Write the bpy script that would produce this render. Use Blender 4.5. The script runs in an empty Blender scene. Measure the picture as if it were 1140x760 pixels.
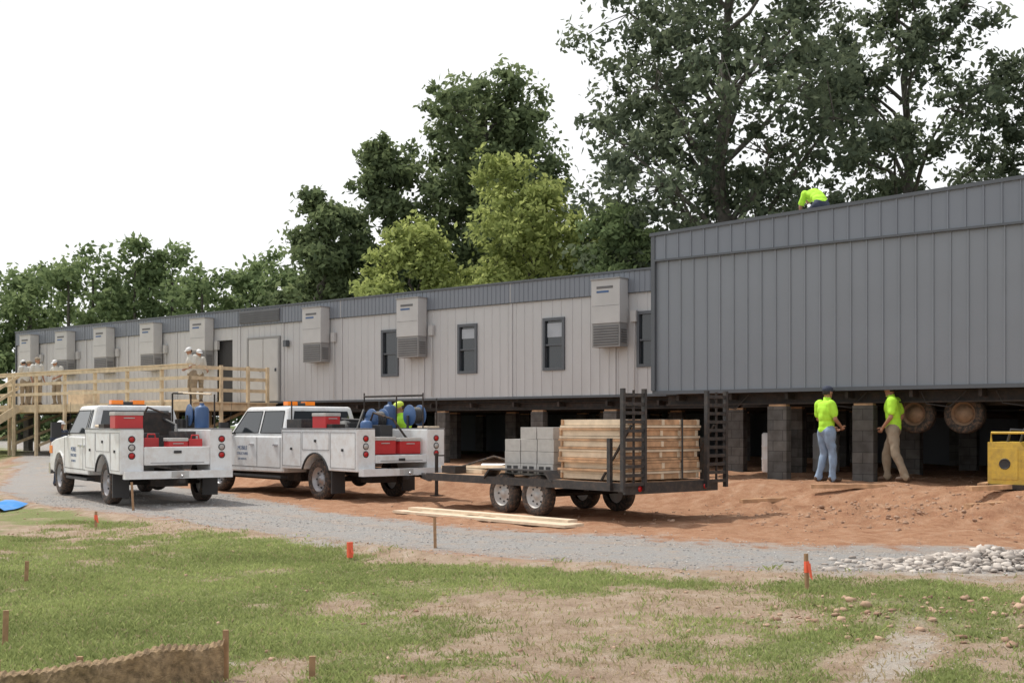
import bpy, bmesh, math, random
import numpy as np
from mathutils import Vector, Matrix, Euler
random.seed(3); rng=np.random.default_rng(7)
scene=bpy.context.scene
COL=scene.collection
# ------------------------------------------------------------------ materials
def mat(name,col,rough=.6,metal=0,var=.12,vscale=3.0,bump=0,bscale=40,dirt=None,dirtamt=.35,spec=.5,trans=0):
    m=bpy.data.materials.new(name); m.use_nodes=True
    nt=m.node_tree; N=nt.nodes; L=nt.links; b=N['Principled BSDF']
    tc=N.new('ShaderNodeTexCoord')
    no=N.new('ShaderNodeTexNoise'); no.inputs['Scale'].default_value=vscale; no.inputs['Detail'].default_value=5
    L.new(tc.outputs['Object'],no.inputs['Vector'])
    r=N.new('ShaderNodeValToRGB')
    r.color_ramp.elements[0].position=.3; r.color_ramp.elements[1].position=.7
    c=np.array(col)
    r.color_ramp.elements[0].color=(*np.clip(c*(1-var),0,1),1); r.color_ramp.elements[1].color=(*np.clip(c*(1+var),0,1),1)
    L.new(no.outputs['Fac'],r.inputs['Fac'])
    out=r.outputs['Color']
    if dirt is not None:
        n2=N.new('ShaderNodeTexNoise'); n2.inputs['Scale'].default_value=vscale*2.3; n2.inputs['Detail'].default_value=8; n2.inputs['Roughness'].default_value=.7
        L.new(tc.outputs['Object'],n2.inputs['Vector'])
        r2=N.new('ShaderNodeValToRGB'); r2.color_ramp.elements[0].position=.45; r2.color_ramp.elements[1].position=.75
        r2.color_ramp.elements[0].color=(0,0,0,1); r2.color_ramp.elements[1].color=(dirtamt,)*3+(1,)
        L.new(n2.outputs['Fac'],r2.inputs['Fac'])
        mx=N.new('ShaderNodeMix'); mx.data_type='RGBA'
        L.new(r2.outputs['Color'],mx.inputs[0]); L.new(out,mx.inputs[6]); mx.inputs[7].default_value=(*dirt,1)
        out=mx.outputs[2]
    L.new(out,b.inputs['Base Color'])
    b.inputs['Roughness'].default_value=rough; b.inputs['Metallic'].default_value=metal
    b.inputs['Specular IOR Level'].default_value=spec
    if bump>0:
        n3=N.new('ShaderNodeTexNoise'); n3.inputs['Scale'].default_value=bscale; n3.inputs['Detail'].default_value=6
        L.new(tc.outputs['Object'],n3.inputs['Vector'])
        bp=N.new('ShaderNodeBump'); bp.inputs['Strength'].default_value=bump; bp.inputs['Distance'].default_value=.02
        L.new(n3.outputs['Fac'],bp.inputs['Height']); L.new(bp.outputs['Normal'],b.inputs['Normal'])
    return m
RED=(.38,.22,.14)
M=dict(
 white=mat('white_paint',(.74,.755,.765),.35,0,.03,2,dirt=(.42,.3,.22),dirtamt=.42),
 black=mat('black_paint',(.028,.028,.03),.5,0,.2,5,dirt=(.2,.14,.1),dirtamt=.35),
 dark=mat('dark_plastic',(.035,.035,.037),.6),
 glass=mat('dark_glass',(.02,.025,.03),.08,0,.05,spec=.8),
 winlight=mat('window_reflection',(.35,.38,.42),.2,0,.1),  # pale colour standing in for reflections on the glass
 rubber=mat('tyre_rubber',(.028,.027,.026),.85,0,.2,8,bump=.3,dirt=RED,dirtamt=.55),
 rim=mat('wheel_steel',(.32,.33,.35),.4,.5,.1,dirt=RED,dirtamt=.4),
 rimw=mat('wheel_white',(.46,.46,.45),.5,0,.1,dirt=RED,dirtamt=.5),
 chrome=mat('bumper_chrome',(.6,.6,.62),.25,.9,.05),
 red=mat('cooler_red',(.50,.03,.035),.4,0,.06),
 lens=mat('tail_lens',(.45,.01,.01),.2),
 amber=mat('amber_lens',(.85,.22,.02),.2,0,.05),
 blue=mat('blue_paint',(.05,.11,.25),.45,0,.2),
 yellow=mat('yellow_paint',(.62,.42,.06),.45,0,.1,dirt=(.2,.12,.06),dirtamt=.6),
 sidingL=mat('siding_light',(.47,.475,.485),.5,0,.03,.7,dirt=(.38,.375,.37),dirtamt=.25),
 sidingD=mat('siding_dark',(.20,.22,.25),.42,.1,.04,.6,dirt=(.18,.19,.205),dirtamt=.25),
 band=mat('parapet_siding',(.18,.20,.235),.42,.1,.05,.6),
 trim=mat('dark_trim',(.085,.095,.11),.45,.1,.05),
 hvac=mat('hvac_case',(.45,.45,.45),.5,0,.04),
 hvacm=mat('hvac_lower',(.25,.25,.25),.5,0,.04),
 hvacd=mat('hvac_louver',(.12,.12,.125),.6),
 roofm=mat('roof_membrane',(.5,.5,.5),.8),
 steel=mat('chassis_steel',(.03,.026,.024),.7,.2,.3,4,dirt=(.12,.07,.05),dirtamt=.5),
 wood=mat('deck_lumber',(.60,.49,.33),.75,0,.18,5,bump=.2,bscale=30),
 wood2=mat('form_lumber',(.46,.28,.16),.75,0,.35,6,bump=.3,bscale=30),
 wood3=mat('pale_lumber',(.66,.54,.40),.75,0,.15,6),
 stake=mat('stake_wood',(.33,.2,.11),.8,0,.2,20),
 orange=mat('orange_flagging',(.85,.13,.06),.5),
 tarp=mat('blue_tarp',(.03,.25,.65),.4,bump=.4,bscale=8),
 bark=mat('bark',(.085,.078,.066),.9,0,.3,6,bump=.8,bscale=25),
 skin=mat('skin',(.36,.19,.12),.5,0,.05,20),
 lime=mat('lime_shirt',(.44,.82,.05),.8,0,.08,10),
 pale=mat('pale_shirt',(.55,.54,.5),.8,0,.06),
 navy=mat('navy_cloth',(.04,.05,.08),.9),
 jeans=mat('jeans',(.22,.30,.42),.85,0,.15,12),
 khaki=mat('khaki_pants',(.27,.22,.16),.85,0,.12,12),
 hub=mat('axle_hub',(.26,.17,.11),.7,0,.2,12),
 boot=mat('boots',(.09,.055,.035),.7),
 hair=mat('hair',(.02,.015,.012),.7),
 helmet=mat('hard_hat',(.6,.75,.08),.35),
 tankw=mat('white_plastic',(.70,.71,.72),.4),
 block2=mat('stacked_block',(.40,.39,.375),.9,0,.1,9,bump=.5,bscale=60),
)
def block_mat(name,c1,c2):
    m=bpy.data.materials.new(name); m.use_nodes=True; nt=m.node_tree; N=nt.nodes; L=nt.links; b=N['Principled BSDF']
    tc=N.new('ShaderNodeTexCoord')
    ge=N.new('ShaderNodeSeparateXYZ'); cb=N.new('ShaderNodeCombineXYZ'); ad=N.new('ShaderNodeMath')
    L.new(tc.outputs['Object'],ge.inputs[0]); L.new(ge.outputs['X'],ad.inputs[0]); L.new(ge.outputs['Y'],ad.inputs[1])
    L.new(ad.outputs[0],cb.inputs[0]); L.new(ge.outputs['Z'],cb.inputs[1])
    br=N.new('ShaderNodeTexBrick'); br.inputs['Scale'].default_value=1; br.inputs['Brick Width'].default_value=.4; br.inputs['Row Height'].default_value=.2
    br.inputs['Mortar Size'].default_value=.006
    br.inputs['Color1'].default_value=(*c1,1); br.inputs['Color2'].default_value=(*c2,1); br.inputs['Mortar'].default_value=(.05,.05,.05,1)
    L.new(cb.outputs[0],br.inputs['Vector'])
    n4=N.new('ShaderNodeTexNoise'); n4.inputs['Scale'].default_value=5; n4.inputs['Detail'].default_value=8; L.new(tc.outputs['Object'],n4.inputs['Vector'])
    mx=N.new('ShaderNodeMix'); mx.data_type='RGBA'; mx.blend_type='MULTIPLY'; mx.inputs[0].default_value=.8; L.new(br.outputs['Color'],mx.inputs[6])
    rr=N.new('ShaderNodeValToRGB'); rr.color_ramp.elements[0].position=.3; rr.color_ramp.elements[0].color=(.5,.45,.4,1); rr.color_ramp.elements[1].position=.7; rr.color_ramp.elements[1].color=(1.1,1.08,1.05,1)
    L.new(n4.outputs['Fac'],rr.inputs['Fac']); L.new(rr.outputs['Color'],mx.inputs[7]); L.new(mx.outputs[2],b.inputs['Base Color']); b.inputs['Roughness'].default_value=.9
    bp=N.new('ShaderNodeBump'); bp.inputs['Strength'].default_value=.5; bp.inputs['Distance'].default_value=.01
    n3=N.new('ShaderNodeTexNoise'); n3.inputs['Scale'].default_value=60; L.new(tc.outputs['Object'],n3.inputs['Vector']); L.new(n3.outputs['Fac'],bp.inputs['Height']); L.new(bp.outputs['Normal'],b.inputs['Normal'])
    return m
M['block']=block_mat('concrete_block',(.15,.145,.14),(.10,.10,.10))  # crawlspace shade put into the pier block colour
def leaf_mat(name,c_dark,c_light,tr=.35):
    m=bpy.data.materials.new(name); m.use_nodes=True; nt=m.node_tree; N=nt.nodes; L=nt.links
    for n in list(N): N.remove(n)
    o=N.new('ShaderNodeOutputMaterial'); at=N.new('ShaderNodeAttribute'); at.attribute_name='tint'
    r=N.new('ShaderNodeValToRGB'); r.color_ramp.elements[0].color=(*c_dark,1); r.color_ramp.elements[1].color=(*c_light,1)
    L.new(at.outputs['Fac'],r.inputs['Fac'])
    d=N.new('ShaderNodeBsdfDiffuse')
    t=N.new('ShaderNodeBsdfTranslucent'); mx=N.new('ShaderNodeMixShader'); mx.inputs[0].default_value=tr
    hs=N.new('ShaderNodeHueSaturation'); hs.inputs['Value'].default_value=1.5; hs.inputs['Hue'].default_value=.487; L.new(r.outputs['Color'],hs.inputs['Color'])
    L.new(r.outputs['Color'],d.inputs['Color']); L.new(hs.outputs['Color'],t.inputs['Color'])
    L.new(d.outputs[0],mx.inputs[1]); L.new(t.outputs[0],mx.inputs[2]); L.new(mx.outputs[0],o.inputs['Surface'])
    return m
M['leafD']=leaf_mat('foliage_dark',(.062,.082,.058),(.160,.195,.120))  # aerial haze put into this leaf colour and the mid one
M['leafM']=leaf_mat('foliage_mid',(.080,.110,.062),(.21,.265,.130))
M['leafF']=leaf_mat('foliage_far',(.090,.130,.065),(.22,.29,.135))
M['leafL']=leaf_mat('foliage_light',(.16,.20,.07),(.38,.44,.16),.45)
M['grass']=leaf_mat('grass_blades',(.17,.21,.08),(.38,.44,.18),.35)
M['drygrass']=leaf_mat('dry_grass',(.30,.25,.15),(.52,.44,.29),.3)
def stone_mat(name,c0,c1):
    m=bpy.data.materials.new(name); m.use_nodes=True; nt=m.node_tree; N=nt.nodes; L=nt.links; b=N['Principled BSDF']
    at=N.new('ShaderNodeAttribute'); at.attribute_name='tint'; r=N.new('ShaderNodeValToRGB'); r.color_ramp.elements[0].color=(*c0,1); r.color_ramp.elements[1].color=(*c1,1)
    L.new(at.outputs['Fac'],r.inputs['Fac']); L.new(r.outputs['Color'],b.inputs['Base Color']); b.inputs['Roughness'].default_value=.9
    return m
M['stones']=stone_mat('gravel_stone',(.24,.235,.23),(.54,.52,.50))
M['clods']=stone_mat('dirt_clod',(.28,.17,.115),(.48,.33,.235))
M['rubble']=stone_mat('rubble_stone',(.30,.26,.23),(.58,.53,.48))
M['burlap']=mat('burlap_net',(.34,.24,.14),.9,0,.45,26,bump=1,bscale=120)
# ------------------------------------------------------------------ mesh builder
class MB:
    def __init__(s): s.V=[];s.F=[];s.MI=[];s.S=[];s.mats=[];s.X=Matrix.Identity(4)
    def mi(s,k):
        m=M[k]
        if m not in s.mats: s.mats.append(m)
        return s.mats.index(m)
    def add(s,v,f,k,smooth=False):
        o=len(s.V); mi=s.mi(k)
        s.V+= [tuple(s.X@Vector(p)) for p in v]
        for q in f: s.F.append([i+o for i in q]); s.MI.append(mi); s.S.append(smooth)
    def b(s,x0,x1,y0,y1,z0,z1,k,R=None):
        v=[(x,y,z) for x in (x0,x1) for y in (y0,y1) for z in (z0,z1)]
        if R is not None:
            c=Vector(((x0+x1)/2,(y0+y1)/2,(z0+z1)/2)); v=[tuple(c+R@(Vector(p)-c)) for p in v]
        s.add(v,[(0,1,3,2),(4,6,7,5),(0,4,5,1),(2,3,7,6),(0,2,6,4),(1,5,7,3)],k)
    def beam(s,p0,p1,w,h,k,up=(0,0,1)):
        p0=Vector(p0);p1=Vector(p1);d=(p1-p0).normalized();u=Vector(up)
        if abs(d.dot(u))>.95:u=Vector((1,0,0))
        a=d.cross(u).normalized();c=a.cross(d)
        v=[p+a*sa*w/2+c*sc*h/2 for p in(p0,p1) for sa in(-1,1) for sc in(-1,1)]
        s.add([tuple(q) for q in v],[(0,1,3,2),(4,6,7,5),(0,4,5,1),(2,3,7,6),(0,2,6,4),(1,5,7,3)],k)
    def tube(s,path,rad,k,n=10,caps=True):
        P=[Vector(p) for p in path]; v=[];f=[]
        if not hasattr(rad,'__len__'): rad=[rad]*len(P)
        pa=None
        for i,p in enumerate(P):
            d=(P[min(i+1,len(P)-1)]-P[max(i-1,0)]).normalized()
            if pa is None:
                u=Vector((0,0,1)) if abs(d.z)<.9 else Vector((1,0,0)); a=d.cross(u).normalized()
            else: a=(pa-d*pa.dot(d)).normalized()
            pa=a;c=d.cross(a)
            for j in range(n):
                t=2*math.pi*j/n; v.append(tuple(p+(a*math.cos(t)+c*math.sin(t))*rad[i]))
        for i in range(len(P)-1):
            for j in range(n): f.append((i*n+j,i*n+(j+1)%n,(i+1)*n+(j+1)%n,(i+1)*n+j))
        s.add(v,f,k,True)
        if caps: 
            m=(len(P)-1)*n
            s.add(v[:n],[tuple(range(n))[::-1]],k); s.add(v[m:m+n],[tuple(range(n))],k)
    def prism(s,prof,y0,y1,k):
        n=len(prof); v=[(x,y0,z) for x,z in prof]+[(x,y1,z) for x,z in prof]
        s.add(v,[tuple(range(n)),tuple(range(n,2*n))[::-1]]+[(i,(i+1)%n,(i+1)%n+n,i+n) for i in range(n)],k)
    def lathe(s,prof,c,k,n=28,sgn=1,ax='y'):
        v=[];f=[]
        for r,h in prof:
            for j in range(n):
                t=2*math.pi*j/n; a,b_=r*math.cos(t),r*math.sin(t)
                if ax=='y': v.append((c[0]+a,c[1]+h*sgn,c[2]+b_))
                elif ax=='z': v.append((c[0]+a,c[1]+b_,c[2]+h*sgn))
                else: v.append((c[0]+h*sgn,c[1]+a,c[2]+b_))
        for i in range(len(prof)-1):
            for j in range(n): f.append((i*n+j,i*n+(j+1)%n,(i+1)*n+(j+1)%n,(i+1)*n+j))
        s.add(v,f,k,True)
    def ell(s,c,r,k,nu=14,nv=9,R=None):
        v=[];f=[]
        for i in range(nv+1):
            t=math.pi*i/nv
            for j in range(nu):
                p=2*math.pi*j/nu; q=Vector((r[0]*math.sin(t)*math.cos(p),r[1]*math.sin(t)*math.sin(p),r[2]*math.cos(t)))
                if R is not None:q=R@q
                v.append(tuple(q+Vector(c)))
        for i in range(nv):
            for j in range(nu): f.append((i*nu+j,(i+1)*nu+j,(i+1)*nu+(j+1)%nu,i*nu+(j+1)%nu))
        s.add(v,f,k,True)
    def build(s,name,parent=None,bevel=0,recalc=True):
        me=bpy.data.meshes.new(name); me.from_pydata(s.V,[],s.F)
        for m in s.mats: me.materials.append(m)
        me.polygons.foreach_set('material_index',s.MI); me.polygons.foreach_set('use_smooth',s.S)
        if recalc:
            bm=bmesh.new(); bm.from_mesh(me); bmesh.ops.remove_doubles(bm,verts=bm.verts,dist=1e-5) if bevel else None
            bmesh.ops.recalc_face_normals(bm,faces=bm.faces); bm.to_mesh(me); bm.free()
        me.update(); o=bpy.data.objects.new(name,me); COL.objects.link(o)
        if parent: o.parent=parent
        if bevel:
            md=o.modifiers.new('bevel','BEVEL'); md.width=bevel; md.segments=2; md.limit_method='ANGLE'; md.angle_limit=math.radians(35)
        return o
def empty(name,loc=(0,0,0),rz=0):
    e=bpy.data.objects.new(name,None); COL.objects.link(e); e.location=loc; e.rotation_euler=(0,0,rz); e.empty_display_size=.3; return e
def np_mesh(name,V,quads,matk,tint=None,parent=None,k=4,smooth=False):
    me=bpy.data.meshes.new(name); nf=len(quads)
    me.vertices.add(len(V)); me.vertices.foreach_set('co',V.astype(np.float32).ravel())
    me.loops.add(nf*k); me.loops.foreach_set('vertex_index',quads.astype(np.int32).ravel())
    me.polygons.add(nf); me.polygons.foreach_set('loop_start',np.arange(0,nf*k,k,dtype=np.int32)); 
    me.polygons.foreach_set('loop_total',np.full(nf,k,dtype=np.int32))
    if smooth: me.polygons.foreach_set('use_smooth',np.ones(nf,bool))
    if tint is not None:
        a=me.attributes.new('tint','FLOAT','POINT'); a.data.foreach_set('value',tint.astype(np.float32))
    me.materials.append(M[matk]); me.update(calc_edges=True); me.validate()
    o=bpy.data.objects.new(name,me); COL.objects.link(o)
    if parent:o.parent=parent
    return o
# ------------------------------------------------------------------ noise & terrain
_lat=np.random.default_rng(11).random((8,256,256))
def vn(x,y,sc,sd=0):
    x=np.asarray(x,float)/sc+37.3*sd; y=np.asarray(y,float)/sc+11.7*sd
    xi=np.floor(x).astype(int); yi=np.floor(y).astype(int); fx=x-xi; fy=y-yi; fx=fx*fx*(3-2*fx); fy=fy*fy*(3-2*fy)
    l=_lat[sd%8]; g=lambda a,b:l[a%256,b%256]
    return (g(xi,yi)*(1-fx)+g(xi+1,yi)*fx)*(1-fy)+(g(xi,yi+1)*(1-fx)+g(xi+1,yi+1)*fx)*fy
def fbm(x,y,sc,sd=0,o=4):
    t=0;a=.5;n=0
    for i in range(o): t=t+a*vn(x,y,sc/2**i,sd+i); n+=a; a*=.55
    return t/n
def sm(a,b,x): 
    t=np.clip((x-a)/(b-a),0,1); return t*t*(3-2*t)
OX,OY=2.92,24.0; ANG=math.radians(-39.52); CA,SA=math.cos(ANG),math.sin(ANG)
def loc2w(a,b): return (OX+CA*a-SA*b, OY+SA*a+CA*b)
def w2loc(x,y): dx=x-OX;dy=y-OY; return (CA*dx+SA*dy, -SA*dx+CA*dy)
NX=[-60,-20,-11.9,-9,-5.7,-3,-.95,1.74,5.1,12,60]; NY=[110,48,27,22.0,18.6,15.6,13.7,12.1,11.7,11.4,11]
FX=[-60,-20,-9.8,-6,-2.45,.38,3.76,6.15,12,60];    FY=[130,62,31,25,18.9,16.4,14.6,13.8,13,12.5]
def wob(x,y): return (fbm(x,y,1.6,2)-.5)*1.1+(fbm(x,y,.4,4)-.5)*.35
def road_sd(x,y):
    n=np.interp(x,NX,NY); f=np.interp(x,FX,FY); return np.minimum(y-n,f-y)*.75+wob(x,y)
def before(x,y): return np.interp(x,NX,NY)-y+wob(x,y)*.6
def ruts(x,y):
    f=np.interp(x,FX,FY); n=np.interp(x,NX,NY); c=n+(f-n)*.42; d=(y-c)*.72
    return np.exp(-((np.abs(d)-.8)/.2)**2)
def H(x,y):
    x=np.asarray(x,float);y=np.asarray(y,float)
    la,lb=w2loc(x,y)
    h=.45*sm(-2.3,-.6,lb)
    bf=before(x,y)
    h=h+sm(0,1.5,bf)*(fbm(x,y,2.5,1)-.5)*.16+sm(0,.6,bf)*(fbm(x,y,.5,2)-.5)*.07
    h=h+.07*np.exp(-((bf-.35)/.3)**2)*(fbm(x,y,.8,3))*1.3
    dirt=sm(0,1,-road_sd(x,y))*(1-sm(0,.3,bf))
    near=(1-sm(30,40,y))
    h=h+dirt*near*(fbm(x,y,.9,4)-.5)*.12
    h=h+dirt*near*(fbm(x,y,.3,5)-.5)*.07
    h=h-.02*ruts(x,y)*near
    for (cx,cy,sx,sy,hh) in [(5.6,18.3,1.6,.7,.22),(7.6,17.6,1.2,.6,.25),(4.3,19.6,.8,.5,.15),(3.2,9.3,.7,.35,.13),(4.3,8.6,.8,.5,.22),(3.9,7.6,.35,.3,.2),(2.75,8.6,.4,.25,.10),(5.3,12.55,.8,.35,.12)]:
        h=h+hh*np.exp(-((x-cx)/sx)**2-((y-cy)/sy)**2)*(.3+1.4*fbm(x,y,.3,6))
    return h
def Hs(x,y): return float(H(np.array([x]),np.array([y]))[0])
def silt_w(x,y):
    return np.clip(np.exp(-((x-2.4-.55*(y-7.4))/.26)**2-((y-7.3)/1.1)**2)*.8*(.5+fbm(x,y,.3,1))+.6*np.exp(-((x-4.6)/1.2)**2-((y-11.6)/.35)**2)+.45*np.exp(-((x+1.9)/.9)**2-((y-7.4)/.25)**2),0,1)
def grass_w(x,y):
    bf=before(x,y)
    w=.50+1.5*(fbm(x,y,1.7,3)-.5)+1.1*(fbm(x,y,.4,5)-.5)
    w=w+.50*np.exp(-((x+3.4)/2.2)**2)*sm(15,10,y)+.20*sm(.3,1.2,bf)*sm(3.2,1.6,bf)
    w=w-.28*np.exp(-((x-.6)/2.2)**2-((y-9.4)/1.1)**2)
    w=w-.25*np.exp(-((x-3.1)/.8)**2-((y-8.2)/1.2)**2)
    w=w-.9*silt_w(x,y)+.9*sm(40,60,y)
    return np.clip(w*sm(.1,1.1,bf+1.2*sm(40,50,y)*99),0,1)
def geo(a,b,n): return list(np.geomspace(1,1+abs(b-a),n)[1:]-1)
xs=np.concatenate([-12.0-np.array(geo(0,900,46))[::-1],np.arange(-12,11,.1),11+np.array(geo(0,900,46))])
ys=np.concatenate([[-60,-30,-10,0,3,5],np.arange(5.6,25,.1),25+np.array(geo(0,1500,60))])
GX,GY=np.meshgrid(xs,ys); gx=GX.ravel();gy=GY.ravel(); gz=H(gx,gy)
nx,ny=len(xs),len(ys)
I=np.arange(nx*ny).reshape(ny,nx)
Q=np.stack([I[:-1,:-1],I[:-1,1:],I[1:,1:],I[1:,:-1]],-1).reshape(-1,4)
def ground_mat():
    m=bpy.data.materials.new('ground'); m.use_nodes=True; nt=m.node_tree; N=nt.nodes; L=nt.links; b=N['Principled BSDF']; b.inputs['Roughness'].default_value=.95; b.inputs['Specular IOR Level'].default_value=.15
    tc=N.new('ShaderNodeTexCoord')
    def noise(s,d=6,r=.6):
        n=N.new('ShaderNodeTexNoise'); n.inputs['Scale'].default_value=s; n.inputs['Detail'].default_value=d; n.inputs['Roughness'].default_value=r; L.new(tc.outputs['Object'],n.inputs['Vector']); return n.outputs['Fac']
    def ramp(f,*st):
        r=N.new('ShaderNodeValToRGB'); e=r.color_ramp.elements
        while len(e)<len(st): e.new(.5)
        for q,(p,c) in zip(e,st): q.position=p; q.color=(*c,1)
        L.new(f,r.inputs['Fac']); return r.outputs['Color']
    def attr(n): a=N.new('ShaderNodeAttribute'); a.attribute_name=n; return a.outputs['Fac']
    def math_(op,a,c,clamp=False):
        q=N.new('ShaderNodeMath'); q.operation=op; q.use_clamp=clamp
        for i,v in enumerate((a,c)):
            if isinstance(v,(int,float)): q.inputs[i].default_value=v
            else: L.new(v,q.inputs[i])
        return q.outputs[0]
    def mixc(f,a,c):
        x=N.new('ShaderNodeMix'); x.data_type='RGBA'; L.new(f,x.inputs[0]); L.new(a,x.inputs[6]); L.new(c,x.inputs[7]); return x.outputs[2]
    def mask(a,ns,amt,k=6):
        n=math_('MULTIPLY',math_('SUBTRACT',ns,.5),amt); s=math_('ADD',a,n); return math_('MULTIPLY',math_('SUBTRACT',s,.5-.5/k),k,True)
    n1=noise(.7);n2=noise(3.5,8,.72);n3=noise(30,6,.75);n4=noise(140,3)
    soil=ramp(n2,(.25,(.27,.185,.13)),(.5,(.43,.325,.24)),(.75,(.57,.47,.38)))
    red=ramp(n2,(.25,(.28,.13,.075)),(.5,(.43,.24,.145)),(.78,(.57,.38,.265)))
    grav=ramp(n3,(.3,(.25,.245,.24)),(.5,(.37,.36,.35)),(.72,(.52,.505,.485)))
    grav2=mixc(math_('MULTIPLY',math_('SUBTRACT',n2,.48),4.0,True),grav,ramp(n1,(.3,(.42,.32,.245)),(.7,(.50,.42,.35))))
    grav2=mixc(math_('MULTIPLY',attr('rut'),.45),grav2,ramp(n2,(.3,(.33,.26,.21)),(.7,(.45,.37,.31))))
    gr=ramp(n3,(.3,(.16,.18,.07)),(.7,(.32,.35,.15)))
    far=ramp(n1,(.3,(.07,.10,.03)),(.7,(.14,.18,.06)))
    c=mixc(mask(attr('red'),n2,.7,4),soil,red)
    c=mixc(mask(attr('grass'),n3,1.0,3),c,gr)
    c=mixc(mask(attr('road'),n2,1.3,4),c,grav2)
    c=mixc(mask(attr('silt'),n2,1.4,3),c,ramp(n3,(.3,(.42,.37,.32)),(.7,(.6,.55,.49))))
    c=mixc(attr('far'),c,far)
    sp=ramp(n4,(.35,(.65,.65,.65)),(.65,(1.2,1.2,1.2)))
    mm=N.new('ShaderNodeMix'); mm.data_type='RGBA'; mm.blend_type='MULTIPLY'; mm.inputs[0].default_value=.8; L.new(c,mm.inputs[6]); L.new(sp,mm.inputs[7])
    L.new(mm.outputs[2],b.inputs['Base Color'])
    bp=N.new('ShaderNodeBump'); bp.inputs['Strength'].default_value=.9; bp.inputs['Distance'].default_value=.04
    L.new(math_('ADD',n3,math_('MULTIPLY',n2,1.5)),bp.inputs['Height']); L.new(bp.outputs['Normal'],b.inputs['Normal'])
    return m
M['ground']=ground_mat()
g=np_mesh('ground',np.stack([gx,gy,gz],1),Q,'ground',smooth=True)
def setattr_(o,n,v): a=o.data.attributes.new(n,'FLOAT','POINT'); a.data.foreach_set('value',v.astype(np.float32))
la,lb=w2loc(gx,gy)
setattr_(g,'road',np.clip(.5+road_sd(gx,gy)*.5,0,1)); setattr_(g,'grass',grass_w(gx,gy)); setattr_(g,'silt',silt_w(gx,gy)); setattr_(g,'rut',ruts(gx,gy))
bf=before(gx,gy)
setattr_(g,'red',np.clip(.5-bf*.5,0,1)*(.85)+.1); setattr_(g,'far',sm(16,22,lb))
# ------------------------------------------------------------------ grass, gravel, clods
def scatter_blades(name,n,k,h0,h1,fn):
    x=rng.uniform(-7,7,n*3); y=6.2+12*rng.random(n*3)**1.5
    ok=(np.abs(x)<y*.47+.3)&(rng.random(n*3)<fn(x,y)); x=x[ok][:n];y=y[ok][:n]; n=len(x)
    z=H(x,y)-.005; h=rng.uniform(h0,h1,n)*(.35+1.2*fbm(x,y,.45,2)); a=rng.uniform(0,2*np.pi,n); w=rng.uniform(.0022,.005,n)*(1+y/14)
    lx=rng.normal(0,.5,n)*h; ly=rng.normal(0,.5,n)*h
    b=np.stack([x,y,z],1); d=np.stack([np.cos(a)*w,np.sin(a)*w,0*w],1)
    mid=b+np.stack([lx*.4,ly*.4,h*.6],1); tip=b+np.stack([lx,ly,h],1)
    V=np.concatenate([b-d,b+d,mid+d*.7,tip],1).reshape(-1,3)
    F=np.arange(n*4).reshape(-1,4)
    t=np.repeat(np.clip(.5+.9*(fbm(x,y,1.2,4)-.5)+rng.normal(0,.2,n),0,1),4)
    return np_mesh(name,V,F,k,t)
scatter_blades('grass',190000,'grass',.015,.048,lambda x,y:np.clip(grass_w(x,y)*1.9-.5,.015,1)*(before(x,y)>.1)*(1-silt_w(x,y)))
scatter_blades('dry_grass',45000,'drygrass',.012,.045,lambda x,y:.5*sm(.1,.9,before(x,y))*(.2+fbm(x,y,.6,1)))
wx_,wy_=[],[]
for i in range(70):
    cy=6.5+8*rng.random(); cx=rng.uniform(-.45,.45)*cy
    if before(np.array(cx),np.array(cy))<.2: continue
    k_=int(rng.integers(10,30)); wx_+=list(cx+rng.normal(0,.06,k_)); wy_+=list(cy+rng.normal(0,.06,k_))
x=np.array(wx_);y=np.array(wy_);n=len(x);z=H(x,y)-.005;h=rng.uniform(.03,.07,n);a=rng.uniform(0,6.28,n);w=rng.uniform(.002,.004,n);lx=rng.normal(0,.5,n)*h;ly=rng.normal(0,.5,n)*h
b=np.stack([x,y,z],1);d=np.stack([np.cos(a)*w,np.sin(a)*w,0*w],1)
np_mesh('weeds',np.concatenate([b-d,b+d,b+np.stack([lx*.35,ly*.35,h*.65],1)+d,b+np.stack([lx,ly,h],1)],1).reshape(-1,3),np.arange(n*4).reshape(-1,4),'grass',np.repeat(.2+rng.random(n)*.6,4))
t_=(1+5**.5)/2
ico_v=np.array([(-1,t_,0),(1,t_,0),(-1,-t_,0),(1,-t_,0),(0,-1,t_),(0,1,t_),(0,-1,-t_),(0,1,-t_),(t_,0,-1),(t_,0,1),(-t_,0,-1),(-t_,0,1)])/1.9
ico_f=np.array([(0,11,5),(0,5,1),(0,1,7),(0,7,10),(0,10,11),(1,5,9),(5,11,4),(11,10,2),(10,7,6),(7,1,8),(3,9,4),(3,4,2),(3,2,6),(3,6,8),(3,8,9),(4,9,5),(2,4,11),(6,2,10),(8,6,7),(9,8,1)])
def scatter_rocks(name,x,y,size,k,zadd=0):
    n=len(x); z=H(x,y)+size*.15+zadd
    s=size[:,None]*rng.uniform(.5,1.3,(n,3)); s[:,2]*=.65
    V=ico_v[None]*rng.uniform(.6,1.3,(n,12,1))*s[:,None,:]
    a=rng.uniform(0,6.28,n); c,sn=np.cos(a)[:,None],np.sin(a)[:,None]
    X=V[:,:,0]*c-V[:,:,1]*sn; Y=V[:,:,0]*sn+V[:,:,1]*c
    V=np.stack([X+x[:,None],Y+y[:,None],V[:,:,2]+z[:,None]],-1).reshape(-1,3)
    F=(ico_f[None]+12*np.arange(n)[:,None,None]).reshape(-1,3)
    return np_mesh(name,V,F,k,np.repeat(rng.random(n),12),k=3)
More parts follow.
